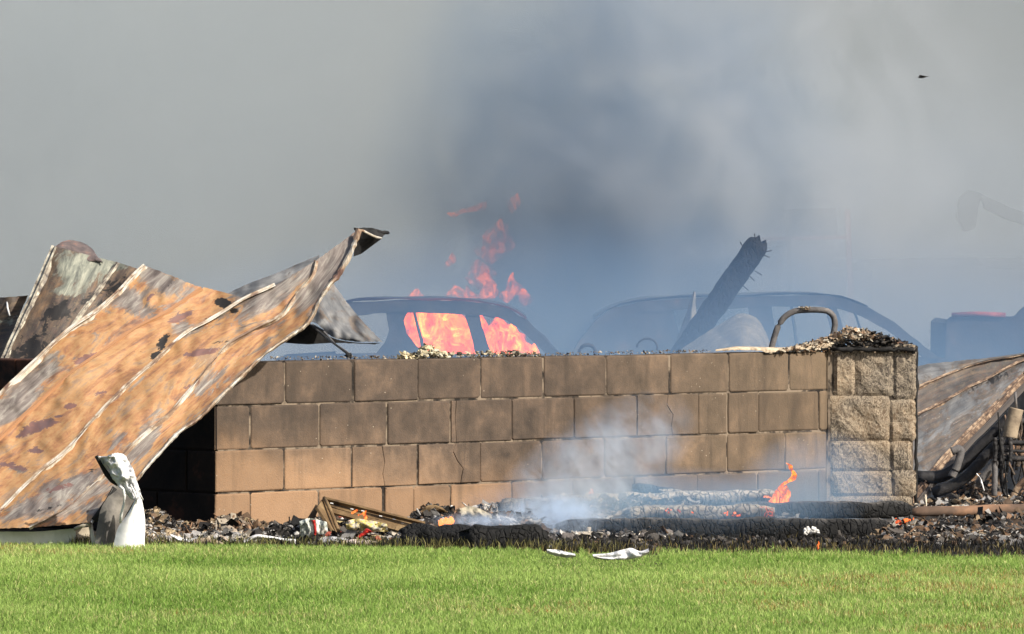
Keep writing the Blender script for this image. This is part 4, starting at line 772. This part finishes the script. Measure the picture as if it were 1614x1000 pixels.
tube('tar_bead', [P(1205 + i * 5, 557 - .012 * (i * 5) + 2.0 * n3(i * .8, 3) - i * .28, wD(1205 + i * 5) - .014) for i in range(21)], .006, BLACKM, wall, 6, rfun=lambda t: .5 + 1.1 * abs(n3(t * 14, 6)) , wob=.4)
tube('tar_bead', [P(1316 + i * 6.2, 551 + 3.5 * n3(i * .7, 9), PD - .035) for i in range(21)], .017, BLACKM, wall, 7, rfun=lambda t: .5 + 1.3 * abs(n3(t * 12, 2)), wob=.4)

# bent steel hoop
hp = thing('bent_steel_hoop', 'bent grey steel tube hoop rising behind the wall near the pier', 'steel hoop', tuple(P(1268, 560, 32.0).to_tuple()[:2]) + (0,))
tube('tube', [P(*q[:2], 32.0) for q in resample([(1200, 620), (1210, 575), (1216, 549), (1221, 530), (1229, 510), (1239, 498), (1252, 491), (1270, 489), (1292, 489), (1305, 491), (1313, 498), (1316, 510), (1313, 528), (1306, 560), (1300, 620)], 50)], .0165, PIPE, hp, 12)
random.seed(5); pl_ = Pile()
for q in range(26): pl_.flake(P(random.uniform(1262, 1277), random.uniform(483.5, 489), 31.98), random.uniform(.005, .012), random.choice(CRM), .5)
pl_.build('ash_flakes', None, None, hp)

# ================================================================== BEHIND THE WALL
def prism(name, poly, D0, dy, mat, parent, bevel=0.0):
    v = [P(x, y, D0) for x, y in poly]; k = len(v); v2 = [p + Vector((0, dy, 0)) for p in v]
    o = fix_normals(M(name, v + v2, [tuple(range(k)), tuple(range(k, 2 * k))] + [(i, (i + 1) % k, k + (i + 1) % k, k + i) for i in range(k)], mat, parent, smooth=False))
    if bevel:
        b = bmesh.new(); b.from_mesh(o.data); bmesh.ops.bevel(b, geom=b.edges[:], offset=bevel, segments=2, affect='EDGES', clamp_overlap=True); b.to_mesh(o.data); b.free()
    return o
def band(pts, w0, w1=None):
    "closed pixel polygon: a strip w pixels thick below the polyline"
    w1 = w1 or w0; n = len(pts); up, dn = [], []
    for i, p in enumerate(pts):
        a, b = pts[max(i - 1, 0)], pts[min(i + 1, n - 1)]; l = math.hypot(b[0] - a[0], b[1] - a[1]) or 1; nx, ny = -(b[1] - a[1]) / l, (b[0] - a[0]) / l; w = w0 + (w1 - w0) * i / (n - 1)
        up.append((p[0], p[1])); dn.append((p[0] + nx * w, p[1] + ny * w))
    return up + dn[::-1]
def wheel(px, py, D, r, parent):
    c = P(px, py, D); t = bpy.data.objects.new('wheel', None)
    V = []; Fc = []; n = 28
    for rr, y in ((r * .6, -.09), (r * .95, -.10), (r, -.05), (r, .05), (r * .95, .10), (r * .6, .09)):
        for k in range(n):
            a = 2 * math.pi * k / n; V.append(c + Vector((math.cos(a) * rr, y, math.sin(a) * rr)))
    for j in range(6):
        for k in range(n): Fc.append((j * n + k, j * n + (k + 1) % n, ((j + 1) % 6) * n + (k + 1) % n, ((j + 1) % 6) * n + k))
    wh = fix_normals(M('wheel', V, Fc, BURNTCAR, parent))
    V = []; Fc = []
    for s in range(5):
        a = s * 2 * math.pi / 5
        for (q, w) in ((.03, .02), (.6, .03)):
            for y in (-.03, .03):
                for sg in (-1, 1): V.append(c + Vector((math.cos(a) * q * r / .6 * .6 - math.sin(a) * w * sg, y - .04, math.sin(a) * q * r + math.cos(a) * w * sg)))
        b = s * 8; Fc += [(b, b + 1, b + 5, b + 4), (b + 2, b + 6, b + 7, b + 3), (b, b + 4, b + 6, b + 2), (b + 1, b + 3, b + 7, b + 5)]
    M('rim', V, Fc, BURNTCAR, parent, smooth=False)
def jitter(poly, a, n=2):
    out = []
    for i, p in enumerate(poly):
        q = poly[(i + 1) % len(poly)]
        for k in range(n): t = k / n; out.append((p[0] + (q[0] - p[0]) * t + random.uniform(-a, a), p[1] + (q[1] - p[1]) * t + random.uniform(-a, a)))
    return out
random.seed(77)
ROOF1 = [(500, 500), (522, 486), (545, 478), (600, 474), (660, 474), (720, 475), (770, 480), (805, 489), (830, 505), (858, 531), (888, 562)]
c1 = thing('burning_car', 'burnt out car with orange flames in its windows behind the wall', 'car', tuple(P(700, 764, 42.9).to_tuple()[:2]) + (-.3,))
for D in (42.0, 43.55):
    prism('roof_rail', jitter(band(ROOF1, 21, 17), 1.5), D, .07, BURNTCAR, c1)
    prism('rear_pillar', jitter([(608, 488), (645, 488), (637, 505), (641, 525), (656, 546), (674, 562), (590, 562), (607, 541), (613, 520)], .8), D + .01, .06, BURNTCAR, c1)
    prism('middle_pillar', jitter([(731, 488), (753, 488), (760, 515), (768, 540), (776, 562), (750, 562), (745, 540), (738, 515)], .8), D + .01, .06, BURNTCAR, c1)
    prism('body_side', [(420, 580), (440, 563), (520, 558), (600, 557), (900, 560), (960, 574), (1035, 590), (1048, 640), (1044, 700), (1000, 712), (960, 715), (945, 670), (905, 655), (865, 670), (850, 720), (600, 720), (585, 670), (545, 655), (505, 670), (490, 712), (430, 705), (415, 640)], D, .07, BURNTCAR, c1, .012)
    for px in (545, 905): wheel(px, 700, D + .02, .30, c1)
nr = 20; V = []
for (x, y) in resample(ROOF1[1:-2], nr):
    for k in range(6): V.append(P(x, y, 42.0) + Vector((0, .03 + 1.55 * k / 5, .018 - .02 * math.sin(math.pi * k / 5) + .012 * n3(x * .02, k))))
M('roof', V, [(i * 6 + k, i * 6 + k + 1, i * 6 + k + 7, i * 6 + k + 6) for i in range(nr - 1) for k in range(5)], BURNTCAR, c1)
prism('hood', [(900, 561), (960, 575), (1036, 591), (1036, 600), (900, 570)], 42.08, 1.4, BURNTCAR, c1)
prism('boot_lid', [(420, 580), (440, 564), (520, 559), (520, 570), (424, 590)], 42.08, 1.4, BURNTCAR, c1)
prism('floor_pan', [(440, 690), (1020, 690), (1020, 705), (440, 705)], 42.08, 1.4, BURNTCAR, c1)
tube('window_post', [P(653, 493, 42.05), P(658, 512, 42.05), P(664, 535, 42.05), P(668, 562, 42.05)], .012, BURNTCAR, c1, 6, wob=.5)

ROOF2 = [(900, 560), (915, 535), (938, 505), (968, 486), (1010, 476), (1070, 471), (1150, 469), (1230, 466), (1290, 466), (1330, 471), (1370, 486), (1408, 508), (1446, 538), (1482, 565)]
c2 = thing('burnt_estate_car', 'long burnt out car with arched roof in blue smoke behind the right wall half', 'car', tuple(P(1200, 718, 46.8).to_tuple()[:2]) + (-.3,))
for D in (46.0, 47.7):
    prism('roof_rail', jitter(band(ROOF2, 19, 15), 1.5), D, .07, BURNTCAR, c2)
    prism('rear_panel', jitter([(912, 555), (940, 512), (985, 492), (1060, 486), (1080, 562), (905, 562)], .8), D + .01, .06, BURNTCAR, c2)
    prism('middle_pillar', jitter([(1180, 482), (1216, 482), (1222, 520), (1230, 562), (1190, 562), (1184, 520)], .8), D + .01, .06, BURNTCAR, c2)
    prism('front_pillar', jitter([(1300, 480), (1316, 480), (1330, 520), (1334, 562), (1312, 562), (1310, 520)], .8), D + .01, .06, BURNTCAR, c2)
    prism('body_side', [(890, 600), (905, 562), (1480, 563), (1560, 584), (1585, 640), (1580, 700), (1520, 705), (1500, 660), (1465, 648), (1425, 664), (1412, 715), (1120, 715), (1100, 660), (1062, 648), (1025, 664), (1010, 712), (900, 700)], D, .07, BURNTCAR, c2, .012)
    for px in (1062, 1463): wheel(px, 678, D + .02, .31, c2)
V = []
for (x, y) in resample(ROOF2[2:-3], nr):
    for k in range(6): V.append(P(x, y, 46.0) + Vector((0, .03 + 1.7 * k / 5, .018 - .02 * math.sin(math.pi * k / 5) + .012 * n3(x * .02, k))))
M('roof', V, [(i * 6 + k, i * 6 + k + 1, i * 6 + k + 7, i * 6 + k + 6) for i in range(nr - 1) for k in range(5)], BURNTCAR, c2)
prism('hood', [(1478, 564), (1562, 585), (1560, 594), (1478, 574)], 46.08, 1.5, BURNTCAR, c2)
prism('floor_pan', [(905, 690), (1570, 690), (1570, 702), (905, 702)], 46.08, 1.5, BURNTCAR, c2)
tube('window_post', [P(1247, 482, 46.05), P(1252, 515, 46.05), P(1258, 562, 46.05)], .014, BURNTCAR, c2, 6, wob=.4)
tube('window_post', [P(1343, 485, 46.05), P(1350, 500, 46.05), P(1356, 520, 46.05)], .010, BURNTCAR, c2, 6, wob=.4)

# leaning burnt post and torn sheets
po = thing('leaning_burnt_post', 'thick charred post leaning up to the right out of the blue smoke', 'post', tuple(P(1040, 700, 40.9).to_tuple()[:2]) + (-.3,))
beam('post', (960, 724, 41.6), (1199, 379, 41.4), 49, CHARB, parent=po, depth=.16, rag=.12, seed=3.3, cat=None)
for (x, y, a, l) in [(1190, 374, 100, 10), (1169, 386, 120, 9), (1196, 431, -30, 9), (1186, 440, -45, 7), (1176, 455, -40, 7), (1210, 405, -20, 6), (1213, 396, 10, 6)]:
    tube('nail', [P(x - 8 * math.cos(R(a)), y + 8 * math.sin(R(a)), 41.35), P(x + .6 * l * math.cos(R(a)), y - .6 * l * math.sin(R(a)), 41.35)], .004, BURNTCAR, po, 5)
ts = thing('torn_pale_sheet', 'torn pale sheet heap leaning at the foot of the burnt post in blue smoke', 'metal sheet', tuple(P(1120, 640, 41.5).to_tuple()[:2]) + (-.3,))
loft('panel', [(1062, 700, 42.6), (1058, 560, 42.4), (1072, 520, 42.4), (1083, 490, 42.4), (1093, 459, 42.4)], [(1140, 700, 42.4), (1100, 560, 42.3), (1098, 520, 42.3), (1097, 490, 42.4), (1096, 461, 42.4)], 30, 8, None, SMOKED, ts, pan(.06), {}, edge=2.5, seed=71, wob=.05, base={'grey': 1.0, 'pale': .6})
loft('panel', [(1020, 700, 41.2), (1068, 556, 41.0), (1105, 530, 41.1), (1140, 508, 41.2), (1172, 494, 41.2), (1190, 500, 41.2), (1214, 540, 41.2), (1240, 590, 41.2)], [(1040, 720, 40.8), (1080, 600, 40.7), (1110, 590, 40.7), (1150, 580, 40.7), (1180, 575, 40.7), (1200, 580, 40.7), (1214, 600, 40.7), (1240, 640, 40.8)], 40, 12, None, SMOKED, ts, pan(.08), {}, edge=2.5, seed=74, wob=.09, base={'grey': 1.0, 'pale': .6})
tube('bent_ring', [P(912 + 14 + 13 * math.cos(R(a)), 556 - 12 * math.sin(R(a)), 40.7) for a in range(-20, 200, 20)], .013, PIPED, None, 8)
tag(C.objects[-1], 'small black bent pipe loop just above the wall top between the two cars', 'pipe loop')
tube('bent_ring', [P(1020 + 16 * math.cos(R(a)), 548 - 14 * math.sin(R(a)), 41.0) for a in range(-20, 200, 20)], .008, PIPED, None, 8)
tag(C.objects[-1], 'faint pipe arc in the blue smoke left of the torn pale sheet', 'pipe arc')

# truck piece, far structures
tk = thing('burnt_truck_bed', 'dark truck bed with a reddish top rail in the smoke at the right edge', 'truck', tuple(P(1600, 720, 47.2).to_tuple()[:2]) + (-.3,))
prism('bed_side', jitter([(1491, 506), (1500, 498), (1600, 500), (1612, 486), (1630, 474), (1720, 470), (1720, 690), (1486, 690), (1488, 560)], 1), 46.8, .1, BURNTCAR, tk, .01)
prism('bed_side', jitter([(1493, 508), (1502, 500), (1600, 502), (1720, 490), (1720, 690), (1486, 690), (1488, 560)], 1), 48.4, .1, BURNTCAR, tk, .01)
prism('bed_end', [(1488, 510), (1496, 504), (1496, 700), (1486, 700)], 46.9, 1.5, BURNTCAR, tk)
tube('top_rail', [P(1500, 497, 46.78), P(1540, 495, 46.78), P(1585, 497, 46.78)], .02, m_mottle('faded_red_paint', [(.35, (.12, .03, .03)), (.65, (.3, .09, .08))], 9), tk, 8)
for px in (1570, 1690): wheel(px, 672, 46.8, .32, tk)
FAR = m_mottle('smoke_hidden_steel', [(.3, (.05, .055, .065)), (.7, (.10, .11, .12))], 2)
ar = thing('excavator_arm', 'faint hooked machine arm high in the smoke at the right edge', 'machine arm', tuple(P(1650, 600, 59).to_tuple()[:2]) + (-.3,))
prism('bucket', [(1513, 312), (1528, 300), (1548, 304), (1542, 330), (1538, 360), (1522, 366), (1510, 345)], 59.3, .35, FAR, ar, .01)
prism('boom', [(1546, 306), (1560, 312), (1590, 326), (1640, 344), (1720, 360), (1720, 380), (1640, 362), (1585, 345), (1552, 328)], 59.4, .25, FAR, ar, .01)
prism('mast', [(1700, 350), (1730, 350), (1740, 710), (1695, 660)], 59.4, .25, FAR, ar, .01)
fb = thing('far_shed', 'faint long low shed roof line in the smoke at right', 'shed', tuple(P(1560, 650, 61).to_tuple()[:2]) + (-.3,))
prism('roof', [(1350, 414), (1372, 408), (1800, 406), (1800, 424), (1350, 426)], 60.6, 5.0, FAR, fb)
prism('wall', [(1375, 426), (1800, 424), (1800, 700), (1375, 655)], 61.0, 4.5, m_mottle('far_shed_wall', [(.3, (.15, .15, .15)), (.7, (.24, .24, .23))], 1.2), fb)
ff = thing('far_metal_frame', 'faint rectangular metal frame with reddish rails in the smoke right of the post', 'metal frame', tuple(P(1290, 650, 60.0).to_tuple()[:2]) + (-.3,))
RDR = m_mottle('far_red_rail', [(.35, (.4, .12, .10)), (.65, (.55, .22, .2))], 3)
prism('panel', [(1236, 330), (1318, 328), (1320, 372), (1236, 374)], 60, .08, FAR, ff)
prism('rail', [(1196, 374), (1340, 371), (1340, 377), (1196, 380)], 60, .06, RDR, ff); prism('leg', [(1332, 330), (1340, 330), (1352, 690), (1342, 655)], 60.1, .06, RDR, ff); prism('leg', [(1240, 374), (1247, 374), (1250, 690), (1242, 655)], 60.1, .06, FAR, ff)
# flying bird
bd = thing('flying_bird', 'small bird gliding high in the smoky sky at upper right', 'bird', tuple(P(1455, 121, 44)))
fix_normals(tube('body', [P(1447, 122.2, 44), P(1451, 121.6, 44), P(1456, 121.3, 44), P(1460, 121.3, 44)], .008, BLACKM, bd, 8, rfun=lambda t: .35 + math.sin(t * math.pi)))
for sg in (-1, 1):
    V = [P(1453, 121.5, 44), P(1458, 121, 44), P(1464 if sg > 0 else 1449, 120.2 + .4 * sg, 44) + Vector((0, .10 * sg, 0)), P(1466 if sg > 0 else 1446, 119.8 + 1.6 * (sg < 0), 44) + Vector((0, .17 * sg, 0))]
    V += [v + Vector((0, 0, .004)) for v in V]; M('wing', V, [(0, 1, 2, 3), (7, 6, 5, 4), (0, 4, 5, 1), (1, 5, 6, 2), (2, 6, 7, 3), (3, 7, 4, 0)], BLACKM, bd, smooth=False)

# ------------------------------------------------------------------ wreck at the right
sr = thing('scorched_roof_panels', 'grey scorched sheets with pale ridges leaning down right of the stone pier', 'roofing sheet', tuple(P(1500, 790, 32.5).to_tuple()[:2]) + (0,))
Dr = lambda x, y: 32.0 + (760 - y) * .0075
Q0 = [(1395, 604), (1445, 578), (1500, 570), (1560, 564), (1610, 557), (1690, 545)]; Q1 = [(1395, 640), (1445, 612), (1500, 588), (1545, 572), (1600, 562), (1690, 550)]
Q2 = [(1395, 684), (1445, 655), (1490, 632), (1530, 610), (1560, 596), (1605, 572), (1690, 556)]; Q3 = [(1398, 835), (1430, 795), (1460, 758), (1490, 722), (1520, 690), (1550, 660), (1580, 628), (1614, 592), (1690, 520)]
bs = {'grey': [], 'stain': [(1560, 600, 60, 14, 25, .6)], 'maroon': [], 'pale': [(1480, 700, 60, 50, 0, .6)]}
loft('panel', Q0, Q1, 50, 8, Dr, SMOKED, sr, pan(.03), bs, edge=2, seed=81, wob=.05, base={'grey': .5}); loft('panel', Q1, Q2, 50, 10, Dr, SMOKED, sr, pan(-.03), bs, edge=2, seed=83, wob=.05)
loft('panel', Q2, Q3, 70, 30, Dr, SMOKED, sr, pan(.03), bs, edge=2, seed=86, wob=.07, base={'pale': .3, 'grey': .42})
RIB = m_mottle('scorched_orange_rib', [(.36, (.04, .028, .022)), (.5, (.14, .09, .06)), (.62, (.34, .25, .17))], 16, .6)
seam('seam', Q1, Dr, RIB, sr, 3, .03, seed=15); seam('seam', Q2, Dr, RIB, sr, 3.5, .04, seed=16); seam('seam', Q3, Dr, RIB, sr, 6, .04, seed=17)
seam('seam', [(x + 9, y + 7) for x, y in Q3], lambda x, y: Dr(x, y) + .02, DARKS, sr, 4, .02, seed=18)
wk = thing('burnt_machine_wreck', 'tangle of blackened pipes and machine parts at the right edge of the photo', 'machine wreck', tuple(P(1590, 790, 31.8).to_tuple()[:2]) + (0,))
fix_normals(prism('shade_back_plate', jitter([(1440, 790), (1480, 728), (1540, 664), (1600, 600), (1700, 515), (1700, 800), (1440, 800)], 1), 33.25, .03, BLACKM, wk))  # black sheet added as the dark shade behind the pipes
def pp(pts, r, mat=PIPED, nm='pipe', D=32.0, seg=9, wob=.15): return tube(nm, [P(q[0], q[1], D if len(q) == 2 else q[2]) for q in (resample(pts, 24) if len(pts) > 2 else pts)], r, mat, wk, seg, wob=wob)
pp([(1446, 752), (1480, 752), (1512, 735), (1550, 700), (1598, 652)], .034); pp([(1470, 778), (1510, 762), (1560, 712), (1614, 660)], .030, D=31.9); pp([(1530, 775), (1560, 740), (1590, 700), (1630, 640)], .022, PIPE, D=32.1)
pp([(1500, 712), (1512, 708), (1508, 735), (1500, 752)], .022, PIPE, D=31.8)
pp([(1602, 644), (1598, 660), (1594, 676), (1592, 690)], .040, m_mottle('tan_scorched_can', [(.35, (.13, .10, .075)), (.6, (.34, .27, .19))], 9), 'silencer', 31.7, 14, .03); pp([(1592, 690), (1588, 705), (1585, 716)], .022, PIPE, D=31.75)
pp([(1600, 618), (1602, 644)], .008, PIPE, 'rod', 31.7, 6)
for y, r in ((697, .014), (710, .009), (722, .016)): pp([(1566 + (y % 7), y), (1590, y + 1), (1660, y + 2)], r, PIPED, 'cross_pipe', 31.6)
for x in (1568, 1592, 1578): pp([(x, 690), (x + 1, 712), (x, 728)], .012, PIPED, 'clamp', 31.58, 7, .6)
pp([(1567, 725), (1568, 750), (1567, 782)], .016, PIPE, 'upright_pipe', 31.6); 
random.seed(9)
WB = m_mottle('scorched_strips', [(.34, (.02, .018, .016)), (.5, (.09, .07, .055)), (.64, (.28, .17, .11)), (.74, (.5, .42, .34))], 11, .7)
for q in range(44):
    x = random.uniform(1572, 1640); y0 = random.uniform(650, 735); l = random.uniform(30, 60)
    pp([(x, y0), (x + random.uniform(-5, 5), y0 + l * .5), (x + random.uniform(-9, 9), min(785, y0 + l))], random.uniform(.005, .014), random.choice((WB, PIPED, WB)), 'strip', random.uniform(31.7, 32.3), 5, .5)
for q in range(12):
    x = random.uniform(1480, 1560); y0 = 790 - (x - 1470) * .9 + random.uniform(0, 60)
    pp([(x, y0), (x + random.uniform(-12, 12), y0 + random.uniform(-8, 10)), (x + random.uniform(4, 22), y0 + random.uniform(6, 20))], random.uniform(.004, .010), random.choice((WB, PIPED)), 'strip', random.uniform(31.8, 32.3), 5, .6)
pp([(1596, 785), (1602, 772), (1612, 760), (1640, 745)], .018, RIB, 'curved_rib', 31.4); pp([(1573, 650), (1577, 700), (1584, 740), (1588, 786)], .004, BLACKM, 'cable', 31.4, 5)
heap('wreck_rubble', 'grey and pale burnt fragments caught among the blackened pipes', [(1446, 775), (1480, 745), (1510, 722), (1540, 700), (1570, 712), (1600, 740), (1640, 740)], 31.9, 32.7, 900, BLK * 3 + ASH[:3] + TAN[1:3] + BRN * 2, size=(.008, .024), seed=15, flake=.4)
scrap('metal_scrap', 'bright silver shard standing in the rubble in front of the blackened pipes', [[(1538, 748), (1543, 752), (1546, 762), (1550, 772)], [(1540, 746), (1547, 756), (1550, 766), (1552, 774)]], 31.3, WHITE, seed=21)
scrap('ash_flake', 'thin cream drip hanging beside the foot of the stone pier', [[(1455, 780), (1457, 790), (1459, 800), (1461, 812)], [(1460, 780), (1461, 790), (1461, 800), (1462, 812)]], 29.9, m_mottle('cream_drip', [(.35, (.4, .33, .24)), (.65, (.7, .62, .5))], 20), seed=22)

# ================================================================== FIRE
def tongue(name, line, mat, parent, D, depth=.5, seed=0.0, n=26, K=12, grow=1.0, closed=False):
    if closed: line = [(line[0][0] - 1, line[0][1] + line[0][2] * .8, .5)] + list(line)
    line = [(a_, b_, c_ * grow) for a_, b_, c_ in line]
    "flame tongue: line = [(px, py, halfwidth px)...]"
    a = resample(line, n); V = []
    for i in range(n):
        for k in range(K):
            an = 2 * math.pi * k / K; hw = max(.3, a[i][2]) * (1 + .35 * n3(i * .35, k * .6, seed))
            V.append(P(a[i][0] + hw * math.cos(an), a[i][1] + .8 * n3(i * .7, k, seed), D) + Vector((0, math.sin(an) * hw * D / F * depth, 0)))
    return M(name, V, [(i * K + k, i * K + (k + 1) % K, (i + 1) * K + (k + 1) % K, (i + 1) * K + k) for i in range(n - 1) for k in range(K)], mat, parent)
cf = thing('car_fire', 'large pink orange fire filling the car windows and licking above its roof', 'fire', tuple(P(740, 764, 42.9).to_tuple()[:2]) + (-.3,))
for i, ln in enumerate([[(690, 600, 58), (692, 560, 56), (688, 530, 54), (682, 505, 48), (676, 488, 32), (676, 478, 6)], [(745, 600, 36), (735, 560, 30), (720, 525, 24), (712, 500, 16), (708, 482, 5)],
                         [(795, 600, 45), (798, 560, 42), (794, 535, 32), (788, 515, 16), (784, 500, 3)], [(824, 600, 20), (822, 565, 16), (815, 540, 10), (808, 520, 6), (808, 508, 1)], [(770, 600, 20), (772, 560, 18), (765, 530, 12), (760, 505, 5), (757, 492, 1)],
                         [(830, 600, 16), (838, 570, 14), (842, 552, 6), (842, 542, 1)]]):
    tongue('flame_tongue', ln, FLAMEF, cf, 42.75, .6, i * 3.1, grow=1.25)
UP = m_flame('high_flame', 1.35, 9, (1.0, 0.09, 0.02), (1.0, 0.20, 0.05), (0.40, 0.72), .48)
for i, ln in enumerate([[(652, 486, 12), (653, 472, 11), (655, 464, 8), (657, 455, 2)], [(726, 486, 26), (727, 474, 24), (724, 464, 18), (720, 456, 9), (716, 449, 2)], [(738, 486, 14), (742, 468, 11), (738, 458, 4), (735, 450, 1)],
                         [(755, 445, 16), (760, 432, 18), (757, 420, 13), (752, 409, 3)], [(775, 400, 22), (784, 386, 22), (782, 370, 18), (788, 356, 10), (790, 345, 2)], [(716, 340, 6), (735, 334, 16), (752, 326, 12), (764, 318, 3)], [(808, 333, 4), (810, 322, 9), (812, 312, 6), (815, 305, 1)],
                         [(800, 470, 10), (812, 456, 12), (806, 442, 5), (808, 430, 1)], [(828, 480, 6), (826, 465, 8), (824, 455, 2)], [(705, 420, 4), (712, 410, 6), (713, 398, 1)], [(768, 470, 10), (772, 450, 9), (764, 436, 8), (768, 424, 2)]]):
    tongue('flame_tongue', ln, UP, cf, (43.9 if ln[0][1] > 465 else 49.3) + .15 * (i % 3), .6, 20 + i * 2.3, grow=1.35, closed=True)
ff2 = thing('open_flame', 'tall thin orange flame twisting up from the timbers left of the stone pier', 'flame', tuple(P(1230, 795, 28.75)))
FL2 = m_flame('timber_flame', 1.8, 26, (1.0, 0.09, 0.015), (1.0, 0.26, 0.06), (0.40, 0.56))
for i, ln in enumerate([[(1228, 798, 7), (1229, 788, 9), (1229, 778, 8), (1231, 770, 5), (1234, 762, 2)], [(1236, 796, 4), (1239, 785, 5), (1240, 774, 4), (1239, 765, 1)], [(1238, 762, 3), (1247, 757, 5), (1252, 748, 3), (1247, 740, 2.4), (1245, 733, 2.5), (1239, 730, .4)],
                         [(1205, 784, 1), (1208, 782, 4), (1212, 785, 3), (1216, 786, .5)], [(1217, 794, 4), (1221, 782, 3), (1224, 772, .6)], [(1243, 784, 2), (1240, 781, 1.6), (1245, 780, .4)]]):
    tongue('flame_tongue', ln, FL2, ff2, 28.74 - .02 * i, .5, 50 + i * 1.7, K=12, grow=1.3, closed=True)
def small_fire(label, lines, D, pt):
    t = thing('small_flame', label, 'flame', tuple(P(*pt, D)))
    for i, ln in enumerate(lines): tongue('flame_tongue', ln, FL2, t, D, .5, 70 + i + pt[0], n=14, K=8, grow=1.4, closed=True)
small_fire('small orange flames on the side board of the burnt brown box', [[(556, 809, 2), (560, 806, 3), (563, 803, 1)], [(566, 812, 2), (573, 810, 3.4), (577, 805, .6)], [(576, 818, 2), (575, 812, 2), (573, 807, .5)]], 27.22, (566, 812))
small_fire('tiny orange flame in the singed grass below the timbers', [[(1290, 866, 1.2), (1288, 861, 1.8), (1291, 857, 1), (1290, 853, .3)]], 26.6, (1290, 866))
small_fire('faint small orange flame in the thin smoke above the ash heap', [[(933, 783, 3), (932, 777, 3), (933, 771, 1)]], 28.6, (933, 783))
EMB = NT('glowing_ember'); _f = EMB.noise(EMB.coord('Object'), 30, 4); EMB.surf((.02, .015, .012), .9)
EMB.put(EMB.p, 'Emission_Color', EMB.ramp(_f, [(.4, (.9, .03, .005)), (.62, (1, .25, .05))])); EMB.put(EMB.p, 'Emission_Strength', EMB.ramp(_f, [(.40, 0.0), (.55, 1.0)]))
EMB.put(EMB.p, 'Emission_Strength', EMB.math('MULTIPLY', EMB.ramp(_f, [(.42, 0.0), (.52, 1.0)]), 1.2))
HOT = NT('hot_ember'); HOT.surf((.3, .1, .05), .9); HOT.put(HOT.p, 'Emission_Color', (1, .26, .06, 1)); HOT.put(HOT.p, 'Emission_Strength', 1.6)
def embers(name, label, px0, px1, py0, py1, D, n, mat=None, size=(.006, .014), seed=0):
    random.seed(seed); p_ = Pile()
    for q in range(n): p_.chunk(P(random.uniform(px0, px1), random.uniform(py0, py1), D + random.uniform(-.03, .03)), random.uniform(*size), (.1, .02, .01))
    p_.build(name, label, 'embers', kind='stuff', mat=mat or EMB.m)
embers('glowing_embers', 'bright orange ember under the scorched tin lid behind the black log', 694, 714, 819, 827, 27.14, 16, HOT.m, (.008, .02), 1)
embers('glowing_embers', 'dark red embers glowing in the jagged black log', 640, 668, 842, 846, 26.98, 14, None, (.006, .012), 2)
embers('glowing_embers', 'red orange embers at the right ends of the long timbers', 1412, 1440, 817, 827, 27.45, 12, None, (.004, .010), 3)
embers('glowing_embers', 'line of red embers between the two ash white timbers', 1040, 1100, 803, 809, 27.93, 9, None, (.005, .010), 4)
embers('glowing_embers', 'orange embers on the grey timber near its right tip', 1140, 1185, 808, 814, 27.93, 8, None, (.005, .010), 5)

# low white smoke in front of the wall
soft_volume('ground_smoke', 24, (0.62, 0.76, 0.96), tuple(P(872, 822, 27.75)), (.30, .36, .15), 11, (.42, .62), g=-.2, power=1.2, dist=1.6, label='dense white smoke rolling low behind the thick black log')
soft_volume('ground_smoke', 9, (0.58, 0.74, 0.98), tuple(P(930, 748, 28.0)), (.60, .40, .28), 9, (.44, .66), (1, 1, .6), g=-.2, power=1.1, rot=(0, -.6, 0), blue=.25, label='thin blue white smoke wisp rising in front of the middle of the wall', seed=4)
soft_volume('ground_smoke', 12, (0.66, 0.78, 0.96), tuple(P(770, 820, 27.1)), (.28, .15, .05), 12, (.38, .6), (1, 1, 1), g=-.2, power=1.0, label='flat white smoke sheet hovering over the thick black log', seed=8)
soft_volume('ground_smoke', 1.9, (0.35, 0.6, 0.95), tuple(P(1040, 800, 28.0)), (1.0, .7, .20), 3, (.3, .66), g=-.2, power=.9, blue=.25, label='thin blue haze lying over the charred timbers', seed=12)
soft_volume('ground_smoke', 2.2, (0.35, 0.6, 0.95), tuple(P(1290, 770, 29.5)), (.42, .5, .30), 4, (.3, .66), g=-.2, power=.9, blue=.25, label='thin blue haze beside the open flame at the foot of the stone pier', seed=15)
